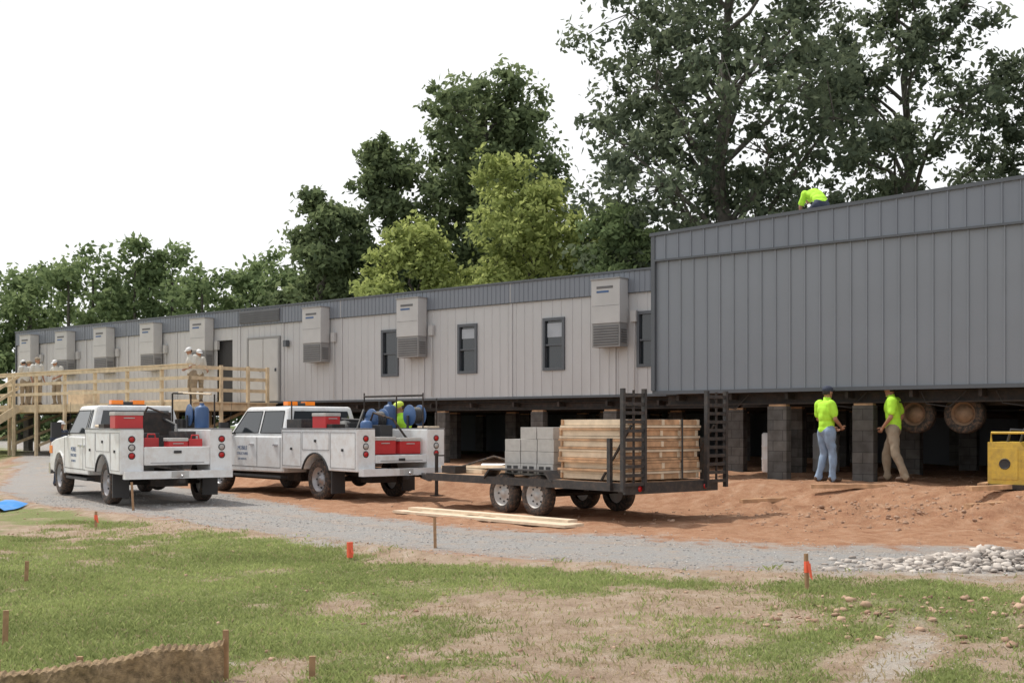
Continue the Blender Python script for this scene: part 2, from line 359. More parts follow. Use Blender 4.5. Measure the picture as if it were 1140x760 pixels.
n=60000; x=rng.uniform(-10,9,n); y=rng.uniform(11,26,n); ok=(rng.random(n)<sm(-.6,.6,road_sd(x,y)))&(np.abs(x)<y*.47)&(rng.random(n)<(fbm(x,y,.7,1)-.25)*1.6); x=x[ok];y=y[ok]
scatter_rocks('gravel',x,y,rng.uniform(.006,.017,len(x)),'stones')
n=14000; x=rng.uniform(-9,10,n); y=rng.uniform(6.3,24,n); ok=(np.abs(x)<y*.47)&(rng.random(n)<(fbm(x,y,.9,6)-.35)*2.2)&(road_sd(x,y)<.1); x=x[ok];y=y[ok]
cx=np.concatenate([rng.normal(2.9,.5,350),rng.normal(4.2,.5,350),rng.normal(5.8,1.2,900)]); cy=np.concatenate([rng.normal(8.9,.3,350),rng.normal(8.6,.35,350),rng.normal(18.2,.7,900)])
sz=np.concatenate([.005+.024*rng.random(len(x))**4,.008+.04*rng.random(len(cx))**4])
scatter_rocks('dirt_clods',np.concatenate([x,cx]),np.concatenate([y,cy]),sz,'clods')
x=rng.normal(5.1,.75,1300); y=rng.normal(12.5,.3,1300); 
scatter_rocks('rubble_pile',x,y,.010+.06*rng.random(1300)**2.2,'rubble',zadd=.03*np.exp(-((x-5.4)/.6)**2))
x=rng.normal(2.9,.6,500); y=rng.normal(7.6,.8,500); scatter_rocks('loose_stones',x,y,rng.uniform(.004,.011,500),'rubble')
# ------------------------------------------------------------------ buildings
def ribbed(mb,x0,x1,z0,z1,y,k,pitch=.3,d=.022,slope=0):
    pts=[];x=x0
    while x<x1-1e-6:
        for dx,dy in ((0,0),(pitch*.84,0),(pitch*.87,-d),(pitch*.95,-d),(pitch*.98,0)):
            if x+dx<=x1: pts.append((x+dx,y+dy))
        x+=pitch
    pts.append((x1,y)); v=[]
    for a,b_ in pts: v+=[(a,b_,z0),(a,b_,z1+slope*(a-0))]
    mb.add(v,[(2*i,2*i+2,2*i+3,2*i+1) for i in range(len(pts)-1)],k)
def pier(mb,x,y,z0,z1,w=.4,d=.2): mb.b(x-w/2,x+w/2,y-d/2,y+d/2,z0,z1,'block'); mb.b(x-w/2+.02,x+w/2-.02,y-d/2+.02,y+d/2-.02,z1,z1+.04,'wood2')
B1=empty('modular_building',(OX,OY,0),ANG)
Y0=3.4;XL=-32.6;Z0=2.25;Z1=4.72;Z2=5.26;DEP=12
wins=[(-2.62,-1.98),(-5.51,-4.87),(-8.47,-7.83),(-11.46,-10.83)]; wz=(2.93,4.22)
mb=MB(); 
ops=sorted([(a,b,wz[0],wz[1]) for a,b in wins]+[(-19.35,-18.5,2.25,4.3)]); cur=XL
for a,b,c,d in ops:
    ribbed(mb,cur,a,Z0,Z1,Y0,'sidingL',.28,.012); 
    if c>Z0: ribbed(mb,a,b,Z0,c,Y0,'sidingL',.28,.012)
    ribbed(mb,a,b,d,Z1,Y0,'sidingL',.28,.012); cur=b
ribbed(mb,cur,0,Z0,Z1,Y0,'sidingL',.28,.012)
mb.build('walls',B1,recalc=False)
mb=MB()
mb.b(XL,0,Y0+DEP-.1,Y0+DEP,Z0,Z2,'sidingL'); mb.b(XL,XL+.1,Y0+.02,Y0+DEP-.1,Z0,Z2,'sidingL'); mb.b(-.1,-.002,Y0+.02,Y0+DEP-.1,Z0,Z2,'sidingL')
mb.b(XL+.1,-.1,Y0+.3,Y0+DEP-.1,Z0-.15,Z0+.02,'steel'); mb.b(XL+.1,-.1,Y0+.16,Y0+DEP-.1,Z2-.3,Z2-.12,'roofm')
mb.b(XL+.1,-.1,Y0+.12,Y0+.15,Z0+.05,Z2-.31,'dark')
mb.b(XL,0,Y0+DEP-.06,Y0+DEP-.02,.2,Z0-.002,'trim')  # unseen rear skirt, added to darken the crawlspace
mb.build('shell',B1)
mb=MB(); x=XL; jl=[-30.3,-27.4,-24.6,-21.6,-18.1,-15.9,-13.2,-9.8,-6.6,-3.3,0]
for xe in jl:
    ribbed(mb,x+.012,xe-.012,Z1,Z2-.03,Y0-.06,'band',.15,.012); x=xe
mb.build('parapet_siding',B1,recalc=False)
mb=MB()
mb.b(XL-.03,0,Y0-.1,Y0+.1,Z2-.03,Z2+.02,'trim'); mb.b(XL-.03,-.003,Y0-.055,Y0-.002,Z1-.015,Z1,'trim'); mb.b(XL,-.003,Y0-.03,Y0+.1,Z0-.06,Z0,'trim')
for xe in jl[:-1]: mb.b(xe-.011,xe+.011,Y0-.065,Y0-.03,Z1,Z2-.031,'hvac'if xe in(-6.6,-13.2) else 'trim')
mb.b(XL-.04,XL,Y0-.07,Y0+.02,Z0,Z2-.031,'trim')
for i,xx in enumerate(jl[:-1]): mb.b(xx-.03,xx+.03,Y0-.028,Y0-.002,Z0,Z1-.016,'sidingL')
for a,b in ((-18.0,-16.0),):
    mb.b(a,b,Y0-.11,Y0-.08,Z1+.06,Z2-.08,'hvacd')
    for i in range(5): mb.b(a+.02,b-.02,Y0-.13,Y0-.111,Z1+.1+i*.07,Z1+.12+i*.07,'trim')
mb.build('trim',B1)
mb=MB()
for i,(a,b) in enumerate(wins):
    c,d=wz; f=.045
    mb.b(a-.03,a+f,Y0-.045,Y0+.05,c-.03,d+.03,'trim'); mb.b(b-f,b+.03,Y0-.045,Y0+.05,c-.03,d+.03,'trim')
    mb.b(a+f,b-f,Y0-.045,Y0+.05,c-.03,c+f,'trim'); mb.b(a+f,b-f,Y0-.045,Y0+.05,d-f,d+.03,'trim')
    m_=(c+d)/2-.02; mb.b(a+f,b-f,Y0-.02,Y0+.05,m_-.022,m_+.022,'trim')
    mb.b(a+f,b-f,Y0+.03,Y0+.04,m_+.022,d-f,'glass'); mb.b(a+f,b-f,Y0+.055,Y0+.065,c+f,m_-.022,'glass')
    if i in(1,2): mb.b(a+f+.04,b-f-.04,Y0+.02,Y0+.029,m_+.10+.1*i,d-f-.06,'winlight')  # painted reflections on the upper panes
mb.b(-19.35,-18.5,Y0+.1,Y0+.12,2.27,4.3,'dark')  # dark sheet stands in for the shade inside the open doorway
for a in (-17.6,-16.85):
    mb.b(a,a+.72,Y0-.05,Y0-.024,2.27,4.25,'hvac'); mb.b(a+.6,a+.64,Y0-.09,Y0-.051,3.2,3.3,'trim')
mb.b(-17.68,-17.62,Y0-.06,Y0-.001,2.27,4.32,'hvacm');mb.b(-16.1,-16.04,Y0-.06,Y0-.001,2.27,4.32,'hvacm');mb.b(-17.62,-16.1,Y0-.06,Y0-.001,4.26,4.32,'hvacm')
mb.b(-15.75,-15.6,Y0-.16,Y0-.03,3.95,4.15,'trim')
mb.build('windows_and_doors',B1)
mb=MB()
def hv(x):
    w=.84;z0,z1=3.4,5.04;y=Y0-.42
    zm=z0+.58
    mb.b(x-w/2,x+w/2,y,Y0-.07,zm,z1,'hvac'); mb.b(x-w/2+.01,x+w/2-.01,y+.02,Y0-.07,z0,zm-.004,'hvacm')
    mb.b(x-w/2+.05,x+w/2-.05,y+.012,y+.018,z0+.04,zm-.06,'hvacd')
    for i in range(7): mb.b(x-w/2+.05,x+w/2-.05,y-.002,y+.011,z0+.07+i*.065,z0+.085+i*.065,'hvacm')
    for i in range(6): mb.b(x+w/2-.008,x+w/2+.006,y+.06,Y0-.12,z0+.1+i*.06,z0+.125+i*.06,'hvacd')
    mb.b(x-.26,x+.22,y-.006,y-.001,z1-.22,z1-.16,'hvacd'); mb.b(x-.26,x+.1,y-.006,y-.001,z1-.32,z1-.27,'blue')
    mb.b(x-w/2+.02,x+w/2-.02,y-.004,y-.001,zm+.42,zm+.428,'hvacd')
    mb.b(x-w/2-.02,x+w/2+.02,y-.03,Y0-.07,z1,z1+.03,'hvacm')
    mb.b(x+w/2+.10,x+w/2+.26,Y0-.12,Y0-.02,4.0,4.28,'hvac'); mb.tube([(x+w/2+.18,Y0-.06,4.0),(x+w/2+.18,Y0-.06,2.3)],.016,'hvac',6)
for x in (-3.30,-10.05,-14.1,-19.85,-22.8,-25.8,-28.5,-31.2): hv(x)
mb.build('hvac_units',B1,.008)
mb=MB()
for i,x in enumerate(np.arange(-32.3,0,2.9)):
    for y in (Y0+.3,Y0+3.4,Y0+7,Y0+11.4): pier(mb,x+.3*math.sin(i*3),y,.2,Z0-.4)
mb.build('piers',B1)
mb=MB()
for y in (Y0+.35,Y0+3.4,Y0+7,Y0+11.4):
    mb.b(XL+.1,-.1,y-.09,y+.09,Z0-.18,Z0-.16,'steel');mb.b(XL+.1,-.1,y-.01,y+.01,Z0-.33,Z0-.18,'steel');mb.b(XL+.1,-.1,y-.09,y+.09,Z0-.352,Z0-.33,'steel')
for x in np.arange(XL+.5,0,1.5): mb.b(x-.03,x+.03,Y0+.05,Y0+DEP-.2,Z0-.27,Z0-.152,'steel')
mb.build('chassis',B1)
B2=empty('modular_building',(OX,OY,0),ANG)
SL=.029;XR=15;ZB=2.2;ZM=4.84;ZT=5.39;D2=11
mb=MB()
ribbed(mb,.06,XR,ZB,ZM,0,'sidingD',.30,.024); ribbed(mb,.03,XR,ZM+.04,ZT-.03,-.05,'band',.30,.024,SL)
mb.build('walls',B2,recalc=False)
mb=MB()
mb.b(0,.1,.07,3.39,ZB,ZT,'sidingD'); mb.b(0,.1,3.39,D2,ZB,ZT,'sidingD'); mb.b(XR-.1,XR,.07,D2,ZB,ZT+.4,'sidingD'); mb.b(.1,XR-.1,D2-.1,D2,ZB,ZT,'sidingD')
mb.b(.1,XR-.1,.07,D2-.1,ZB-.05,ZB+.05,'steel'); mb.b(.1,XR-.1,.16,D2-.1,5.05,5.17,'roofm')
mb.b(.1,XR-.1,.08,.13,ZB+.06,5.04,'dark'); mb.b(0,XR,D2-.06,D2-.02,.2,ZB-.052,'trim'); mb.b(XR-.05,XR-.01,.3,D2-.07,.2,ZB-.052,'trim')  # last two: rear and end skirts added to keep light out underneath
mb.build('shell',B2)
mb=MB()
mb.b(-.03,.06,-.075,.06,ZB,ZT+.0,'trim')
mb.b(.061,XR,-.075,-.003,ZM,ZM+.04,'trim')
v=[(-.05,-.1,ZT-.03),(XR,-.1,ZT-.03+SL*XR),(XR,.15,ZT-.03+SL*XR),(-.05,.15,ZT-.03),(-.05,-.1,ZT+.035),(XR,-.1,ZT+.035+SL*XR),(XR,.15,ZT+.035+SL*XR),(-.05,.15,ZT+.035)]
mb.add(v,[(0,1,2,3),(4,5,6,7),(0,1,5,4),(1,2,6,5),(2,3,7,6),(3,0,4,7)],'trim')
mb.b(-.02,XR,-.04,.1,ZB-.07,ZB-.001,'trim')
mb.build('trim',B2)
mb=MB()
for x in (2.63,4.35,7.4,10,12.5):
    pier(mb,x,.35,.2,ZB-.34); pier(mb,x-.3,7,.2,ZB-.34); pier(mb,x,10.5,.2,ZB-.34)
for x in (1.4,4.0,7.6,10.5): pier(mb,x,3.6,.2,ZB-.34)
pier(mb,.5,8,.2,ZB-.34)
mb.build('piers',B2)
mb=MB()
for y in (.4,3.6,7,10.5):
    mb.b(.1,XR-.1,y-.09,y+.09,ZB-.1,ZB-.075,'steel');mb.b(.1,XR-.1,y-.01,y+.01,ZB-.27,ZB-.1,'steel');mb.b(.1,XR-.1,y-.09,y+.09,ZB-.298,ZB-.27,'steel')
for x in np.arange(.5,XR,1.2): mb.b(x-.03,x+.03,.1,D2-.2,ZB-.2,ZB-.072,'steel')
def tire(mb,c,r,w,rim='rim',sgn=1,ax='y',n=30):
    mb.lathe([(.6*r,.42*w),(.72*r,.5*w),(.92*r,.48*w),(r,.36*w),(r,-.36*w),(.92*r,-.48*w),(.6*r,-.45*w)],c,'rubber',n,sgn,ax)
    mb.lathe([(.0,.34*w),(.17*r,.34*w),(.19*r,.2*w),(.5*r,.12*w),(.57*r,.36*w),(.605*r,.43*w)],c,rim,n,sgn,ax)
    mb.lathe([(.0,-.2*w),(.6*r,-.2*w)],c,rim,n,sgn,ax)
    for j in range(8):
        t=j*math.pi/4; q=(c[0]+.4*r*math.cos(t),c[1]+sgn*.15*w,c[2]+.4*r*math.sin(t))
        if ax=='y': mb.tube([q,(q[0],q[1]+sgn*.06*w,q[2])],.05*r,'dark',6)
for x in (5.15,6.03,8.6):
    tire(mb,(x,.75,1.70),.35,.24,'hub',-1); mb.lathe([(0,.13),(.10,.13),(.11,.1),(.15,.09),(.16,.0)],(x,.75,1.70),'hub',20,-1)
    tire(mb,(x,8.5,1.70),.34,.24,'hub',1); mb.tube([(x,.75,1.70),(x,8.5,1.70)],.06,'steel',8)
mb.b(4.8,9.0,.95,1.03,1.85,1.95,'steel')
for i,x in enumerate((1.2,3.6,5.4,6.7,9.1)):
    mb.tube([(x,.3,ZB-.1),(x+.1,.32,ZB-.32),(x+.5,.33,ZB-.38),(x+.8,.3,ZB-.1)],.012,'dark',5)
mb.build('chassis_and_axles',B2)
# ------------------------------------------------------------------ deck
DK=empty('wooden_deck',(OX,OY,0),ANG)
mb=MB(); dx0,dx1,dy0,dy1,dz=-40,-16.2,.2,3.3,2.2
for i,x in enumerate(np.arange(dx0,dx1,.145)): mb.b(x,x+.137,dy0,dy1,dz-.038,dz+.003*math.sin(i*7),'wood')
mb.b(dx0,dx1,dy0-.04,dy0-.002,dz-.26,dz-.0,'wood'); mb.b(dx1+.001,dx1+.04,dy0,dy1,dz-.26,dz,'wood')
for y in (dy0+.8,dy0+1.6,dy0+2.4): mb.b(dx0,dx1-.01,y-.02,y+.02,dz-.26,dz-.04,'wood')
for x in np.arange(dx0+.2,dx1+.01,1.85):
    for y in (dy0-.09,dy1-.1):
        mb.b(x-.045,x+.045,y-.045,y+.045,.2,dz+(1.08 if y<1 else -.27),'wood')
    mb.beam((x,dy0+.0,.8),(x,dy1-.2,1.9),.04,.09,'wood')
for i,z in enumerate((.35,.7,1.02)):
    mb.b(dx0,dx1+.05,dy0-.17,dy0-.136,dz+z-.05,dz+z+.05,'wood')
    mb.b(dx1-.02,dx1+.015,dy0+.0,dy1-.3,dz+z-.05,dz+z+.05,'wood')
mb.b(dx0,dx1+.05,dy0-.19,dy0+.0,dz+1.085,dz+1.12,'wood')
for y in (dy0+1.0,dy0+2.0,dy1-.35): mb.b(dx1+.016,dx1+.1,y-.045,y+.045,.2,dz+1.1,'wood')
for i in range(12):
    z=dz-.17*(i+1); y=dy0-.3-.27*i
    mb.b(-27.6,-26.2,y-.27,y,z-.04,z,'wood')
for x in (-27.65,-26.15):
    mb.beam((x,dy0-.1,dz-.1),(x,dy0-3.5,dz-2.15),.04,.26,'wood')
    mb.beam((x,dy0-.1,dz+1.0),(x,dy0-3.4,dz-1.1),.04,.1,'wood')
    mb.beam((x,dy0-.1,dz+.6),(x,dy0-3.4,dz-1.5),.04,.1,'wood')
    for t in (0,.5,1): mb.b(x-.045,x+.045,dy0-.3-3.1*t-.045,dy0-.3-3.1*t+.045,.0,dz+.95-2*t,'wood')
mb.build('frame_and_rails',DK)
mb=MB(); mb.beam((-17.2,1,2.24),(-21,1.2,2.24),.3,.1,'wood3'); mb.b(-24.5,-23.5,1,1.6,2.21,2.7,'wood3'); mb.build('board_stack',DK)
# ------------------------------------------------------------------ trucks
def arch(cx,cz,r,a0=180,a1=0,n=12): return [(cx+r*math.cos(math.radians(a0+(a1-a0)*i/n)),cz+r*math.sin(math.radians(a0+(a1-a0)*i/n))) for i in range(n+1)]
def truck(loc,fwd,wb,crew,x0=-1.22,tg=1.10):
    T=empty('service_truck',(loc[0],loc[1],0),math.atan2(fwd[1],fwd[0]))
    cb=1.42; fb=wb+.95; wsb=wb-.42; hw=.98; R=.41
    bot=.50
    prof=[(cb,bot)]+arch(wb,R,.50,172,8)+[(fb-.05,bot),(fb,.62),(fb,1.0),(fb-.10,1.13),(fb-.5,1.20),(wsb+.05,1.27),(cb,1.27)]
    mb=MB(); mb.prism(prof,-hw,hw,'white'); mb.build('cab_body',T,.035)
    zb,zt=1.262,1.90; wb_,wt=.94,.77; xb0,xb1=cb+.01,wsb+.02; xt0,xt1=cb+.10,wsb-.58
    mb=MB(); v=[(xb0,-wb_,zb),(xb1,-wb_,zb),(xb1,wb_,zb),(xb0,wb_,zb),(xt0,-wt,zt),(xt1,-wt,zt),(xt1,wt,zt),(xt0,wt,zt)]
    mb.add(v,[(0,1,2,3),(4,5,6,7),(0,1,5,4),(1,2,6,5),(2,3,7,6),(3,0,4,7)],'white'); mb.build('cab_roof',T,.055)
    mb=MB()
    def wy(z): return wb_+(wt-wb_)*(z-zb)/(zt-zb)+.004
    def fx(z): return xb1+(xt1-xb1)*(z-zb)/(zt-zb)
    za,zc=zb+.07,zt-.10
    splits=[cb+.16, (cb+wsb-.35)/2+(.05 if crew else -.45)]
    for sg in (1,-1):
        xm=splits[1]
        polys=[[(xm+.05,za),(fx(za)-.16,za),(fx(zc)-.12,zc),(xm+.05,zc)],[(splits[0],za),(xm-.05,za),(xm-.05,zc),(splits[0]+.08,zc)]]
        for p in polys:
            mb.add([(x,sg*wy(z),z) for x,z in p],[(0,1,2,3)],'glass')
            q=[(x,sg*(wy(z)+.002),z) for x,z in p]
            for i in range(4): mb.beam(q[i],q[(i+1)%4],.012,.018,'dark')
    mb.add([(fx(za)+.006,y*(wy(za)-.1),za) for y in(-1,1)]+[(fx(zc)+.006,y*(wy(zc)-.07),zc) for y in(1,-1)],[(0,1,2,3)],'glass')
    rx=lambda z:xb0+(xt0-xb0)*(z-zb)/(zt-zb)-.005
    mb.add([(rx(za),y*(wy(za)-.16),za) for y in(-1,1)]+[(rx(zc),y*(wy(zc)-.14),zc) for y in(1,-1)],[(0,1,2,3)],'glass')
    mb.build('windows',T,recalc=False)
    mb=MB()
    xs_=[cb+.12,splits[1],wsb-.05]
    for sg in (1,-1):
        y=sg*(hw+.001)
        for xx in xs_: mb.b(xx-.006,xx+.006,min(y,y+sg*.003),max(y,y+sg*.003),.6,1.24,'dark')
        mb.b(xs_[0],xs_[2],min(y,y+sg*.003),max(y,y+sg*.003),.595,.607,'dark')
        for xx in (xs_[1]+.14,xs_[0]+.1): mb.b(xx,xx+.17,min(y,y+sg*.035),max(y,y+sg*.035),1.06,1.10,'chrome')
        y2=sg*1.10; mb.b(wsb-.30,wsb-.18,min(sg*.93,y2),max(sg*.93,y2),1.30,1.34,'dark'); mb.b(wsb-.30,wsb-.20,min(y2,y2+sg*.20),max(y2,y2+sg*.20),1.24,1.56,'dark')
        mb.b(fb-.02,fb+.02,sg*.62-.2,sg*.62+.2,.86,1.06,'chrome'); mb.b(fb-.25,fb-.0,sg*.985-.01,sg*.985+.01,.88,1.05,'amber')
        mb.b(cb+.1,wb-.6,sg*.9-.08,sg*.9+.08,.38,.43,'dark')
        pts=arch(wb,R,.515,172,8,14)
        for i in range(14): mb.beam((pts[i][0],sg*(hw+.004),pts[i][1]),(pts[i+1][0],sg*(hw+.004),pts[i+1][1]),.03,.035,'white')
    mb.b(fb-.01,fb+.03,-.42,.42,.68,1.06,'dark'); mb.b(fb+.03,fb+.04,-.42,.42,.85,.89,'chrome')
    mb.b(fb-.03,fb+.14,-.98,.98,.42,.66,'chrome')
    mb.b(cb+.1,fb-.2,-.5,.5,.3,.55,'steel'); mb.b(x0-.08,cb+.1,-.42,-.34,.48,.62,'steel'); mb.b(x0-.08,cb+.1,.34,.42,.48,.62,'steel')
    mb.tube([(0,-.8,R),(0,.8,R)],.06,'steel'); mb.ell((0,0,R),(.18,.18,.17),'steel'); mb.tube([(wb,-.8,R),(wb,.8,R)],.05,'steel')
    mb.b(wb-.55,wb+.5,-.72,.72,.5,.95,'dark')
    xc=(xt0+xt1)/2; mb.b(xc-.12,xc+.12,-.36,.36,zt-.005,zt+.03,'dark')
    mb.b(xc-.1,xc+.1,.1,.34,zt+.03,zt+.12,'amber'); mb.b(xc-.1,xc+.1,-.34,-.1,zt+.03,zt+.12,'amber'); mb.b(xc-.09,xc+.09,-.099,.099,zt+.03,zt+.09,'dark')
    mb.tube([(wsb+.3,.8,1.2),(wsb+.1,.82,2.0)],.004,'dark',5)
    mb.build('trim_and_lights',T,.008)
    x1=cb-.05; ow=1.05; iw=.62; zt2=1.42; zl=.60
    mb=MB()
    for sg in (1,-1):
        pr=[(x0,zl)]+arch(0,R,.52,158,22)+[(x1,zl),(x1,zt2),(x0,zt2)]
        y0,y1=sorted((sg*iw,sg*ow)); mb.prism(pr,y0,y1,'white')
    mb.b(x0+.05,x1,-iw+.001,iw-.001,.80,.86,'white'); mb.b(x1-.05,x1-.002,-iw+.001,iw-.001,.861,1.42,'white')
    mb.b(x0,x0+.04,-iw+.005,iw-.005,.76,tg,'white')
    mb.build('service_body',T,.018)
    mb=MB()
    for sg in (1,-1):
        y=sg*(ow+.001); ya,yb=sorted((y,y+sg*.004))
        for a,b_,c,d in ((x0+.04,-.56,.66,1.36),(.56,x1-.04,.66,1.36),(-.52,.52,1.0,1.36)):
            for q in ((a,a+.010,c,d),(b_-.010,b_,c,d),(a+.010,b_-.010,c,c+.010),(a+.010,b_-.010,d-.010,d)): mb.b(q[0],q[1],ya,yb,q[2],q[3],'rim')
            ym,yn=sorted((y,y+sg*.02)); mb.b((a+b_)/2-.03,(a+b_)/2+.03,ym,yn,(c+d)/2-.02,(c+d)/2+.03,'dark')
        mb.b(x0,x1,*sorted((sg*(iw+.01),sg*(ow+.012))),zt2+.001,zt2+.02,'rim')
        pts=arch(0,R,.53,158,22,14)
        for i in range(14): mb.beam((pts[i][0],sg*(ow+.012),pts[i][1]),(pts[i+1][0],sg*(ow+.012),pts[i+1][1]),.03,.03,'dark')
        for zz,kk in ((1.24,'lens'),(1.09,'rimw'),(.94,'lens')):
            mb.lathe([(0,.022),(.045,.022),(.05,.0)],(x0,sg*.84,zz),kk,16,-1,'x'); mb.lathe([(.05,.008),(.065,.008),(.065,0)],(x0,sg*.84,zz),'dark',16,-1,'x')
    mb.b(x0-.16,x0+.0,-1.0,1.0,.52,.66,'white'); mb.b(x0-.155,x0-.02,-.4,.4,.661,.665,'dark'); mb.b(x0-.168,x0-.161,-.16,.16,.54,.65,'rimw')
    mb.b(x0-.3,x0-.1,-.05,.05,.44,.52,'steel'); mb.ell((x0-.28,0,.57),(.03,.03,.03),'chrome')
    mb.b(x0-.008,x0-.001,-.5,.5,.8,.812,'rim'); mb.b(x0-.02,x0-.001,-.07,.07,tg-.12,tg-.07,'dark')
    for sg in (1,-1): mb.b(-.55,-.50,*sorted((sg*.7,sg*1.0)),.15,.6,'dark')
    mb.b(-.9,-.5,-.3,.3,.35,.6,'steel')
    mb.build('body_details',T)
    mb=MB()
    for xx in (0,wb):
        for sg in (1,-1): tire(mb,(xx,sg*.87,R),R,.25,'rim',sg)
    mb.build('wheels',T)
    for j,(tx,sz) in enumerate((('MOBILE',.13),('STRUCTURES',.085),('SITE SERVICES',.06))):
        cu=bpy.data.curves.new('lettering','FONT'); cu.body=tx; cu.size=sz; cu.extrude=.001; cu.align_x='CENTER'
        o=bpy.data.objects.new('door_lettering',cu); COL.objects.link(o); o.parent=T
        o.rotation_euler=(math.pi/2,0,math.pi); o.location=((xs_[1]+xs_[2])/2,hw+.003,.96-.11*j); o.data.materials.append(M['blue'])
    return T
def cooler(T,x,y,z,w=.55,d=.32,h=.3,name='cooler',rz=0):
    mb=MB(); mb.X=Matrix.Translation((x,y,z))@Matrix.Rotation(rz,4,'Z')
    mb.b(-w/2,w/2,-d/2,d/2,0,h*.78,'red'); mb.b(-w/2-.01,w/2+.01,-d/2-.01,d/2+.01,h*.785,h,'rimw'); mb.b(-w/2-.02,w/2+.02,-.1,.1,h*.6,h*.66,'rimw')
    return mb.build(name,T,.02)
def reel(mb,x,y,z,r=.22,w=.3,k='blue'):
    mb.lathe([(0,-w/2),(r,-w/2),(r,-w/2+.02),(r*.45,-w/2+.03)],(x,y,z),k,20); mb.lathe([(r*.45,w/2-.03),(r,w/2-.02),(r,w/2),(0,w/2)],(x,y,z),k,20)
    for i in range(5): mb.lathe([(r*.7,-w/2+.03+i*(w-.06)/5),(r*.8,-w/2+.03+(i+.5)*(w-.06)/5),(r*.7,-w/2+.03+(i+1)*(w-.06)/5)],(x,y,z),'dark',18)
    mb.b(x-.03,x+.03,y-w/2-.05,y-w/2-.02,z-r-.1,z,'dark'); mb.b(x-.03,x+.03,y+w/2+.02,y+w/2+.05,z-r-.1,z,'dark')
def tank(mb,x,y,z,r,h,k): mb.lathe([(0,0),(r,0),(r,h*.82),(r*.8,h*.93),(r*.3,h),(r*.3,h*1.1),(0,h*1.1)],(x,y,z),k,18,1,'z')
def gascan(mb,x,y,z): mb.b(x-.09,x+.09,y-.13,y+.13,z,z+.26,'red'); mb.tube([(x,y-.09,z+.26),(x,y-.08,z+.33),(x,y+.05,z+.33),(x,y+.06,z+.26)],.015,'red',7); mb.tube([(x,y+.10,z+.25),(x,y+.17,z+.38)],.018,'dark',7)
f1=(-.55,.835); left=(-.835,-.55); rl=(-7.60,22.2); T1=truck((rl[0]-left[0]*.87,rl[1]-left[1]*.87),f1,3.9,False)
cooler(T1,-.95,.86,1.44,.36,.5,.3)
mb=MB(); 
mb.b(.75,1.25,-.55,.55,.861,1.55,'dark'); mb.b(.2,.7,-.5,.1,.861,1.3,'black'); mb.ell((-.1,.25,1.05),(.25,.2,.22),'black'); mb.tube([(-.2,.2,.9),(-.2,.2,1.35)],.16,'dark',14)
reel(mb,.3,-.85,1.70,.22,.3,'blue'); tank(mb,-.05,-.85,1.441,.14,.45,'blue'); mb.b(.7,1.2,-1.02,-.7,1.441,1.62,'black'); mb.b(-.75,-.35,-.5,-.1,.861,1.38,'black')
gascan(mb,-.95,-.40,.98); gascan(mb,-.7,.35,1.0); mb.b(-1.1,-.6,-.55,.5,.861,.979,'dark')
mb.tube([(-.9,-.4,1.1),(-.5,-.2,1.35),(0,-.35,1.5),(.5,-.1,1.7)],.03,'dark',8)
for y in (-.62,-1.0): mb.tube([(1.1,y,1.44),(1.1,y,2.15)],.02,'steel',6)
mb.beam((1.1,-.62,2.15),(1.1,-1.0,2.15),.03,.03,'steel'); mb.tube([(-.6,-.85,2.1),(1.4,-.85,2.17)],.022,'wood3',6); mb.tube([(-.5,-.95,1.44),(-.5,-.95,2.1)],.018,'steel',6)
mb.b(.3,.34,-.35,.3,1.2,1.75,'steel'); mb.tube([(.5,.3,1.4),(.35,.1,1.85),(.3,-.3,1.7)],.025,'rubber',7); mb.b(-.3,.1,.3,.55,.861,1.2,'blue')
mb.b(.1,.5,.7,1.0,1.441,1.52,'steel'); mb.tube([(-.2,.8,1.46),(1.1,.9,1.48)],.03,'wood3',7)
mb.build('bed_equipment',T1,.01); cooler(T1,-.95,-.05,.98,.3,.36,.28)
f2=(-.65,.76); left=(-.76,-.65); rl=(-3.80,23.5); T2=truck((rl[0]-left[0]*.87,rl[1]-left[1]*.87),f2,4.35,True,-1.5,.92)
cooler(T2,-1.2,.3,.93,.34,.5,.34); cooler(T2,-1.2,-.3,.93,.34,.5,.32); cooler(T2,-.1,.86,1.44,.5,.34,.3)
mb=MB()
mb.b(.7,1.3,-.58,.58,.861,1.6,'black'); mb.b(-.85,-.3,-.55,.5,.861,1.25,'dark'); mb.b(-1.40,-.95,-.56,.6,.861,.929,'dark')
reel(mb,-.2,-.3,1.6,.24,.3,'blue'); reel(mb,-.75,-.85,1.70,.22,.28,'blue'); tank(mb,.15,-.85,1.441,.14,.5,'blue'); mb.b(.35,.7,-1.02,-.7,1.441,1.66,'black'); mb.ell((.1,.3,1.3),(.3,.22,.3),'dark')
mb.b(.6,1.2,.66,1.02,1.441,1.62,'black'); mb.b(-.15,.25,-.1,.35,1.25,1.55,'dark')
for x,y,h in ((-1.3,-.66,2.15),(-1.3,-1.0,2.05),(-.4,-.64,2.1),(1.2,-.9,2.2),(1.2,.9,2.0),(.2,-.62,2.0)): mb.tube([(x,y,1.40),(x,y,h)],.018,'steel',6)
mb.tube([(1.2,-.9,2.12),(-1.3,-.66,2.1)],.025,'steel',6); mb.tube([(-.6,.5,1.3),(-.3,.1,1.8),(.3,-.3,1.6),(.7,0,1.62)],.028,'dark',8)
mb.tube([(-1.0,-.5,1.2),(-.9,-.2,1.62),(-.5,.0,1.75),(-.2,-.1,1.5)],.025,'rubber',7); mb.b(-.9,-.6,-.2,.1,1.25,1.5,'dark')
mb.b(-1.4,-1.05,-1.0,-.7,1.441,1.48,'wood3'); mb.b(-.55,-.2,.7,1.0,1.441,1.52,'steel'); tank(mb,-.7,.3,1.25,.12,.35,'blue')
mb.build('bed_equipment',T2,.01)
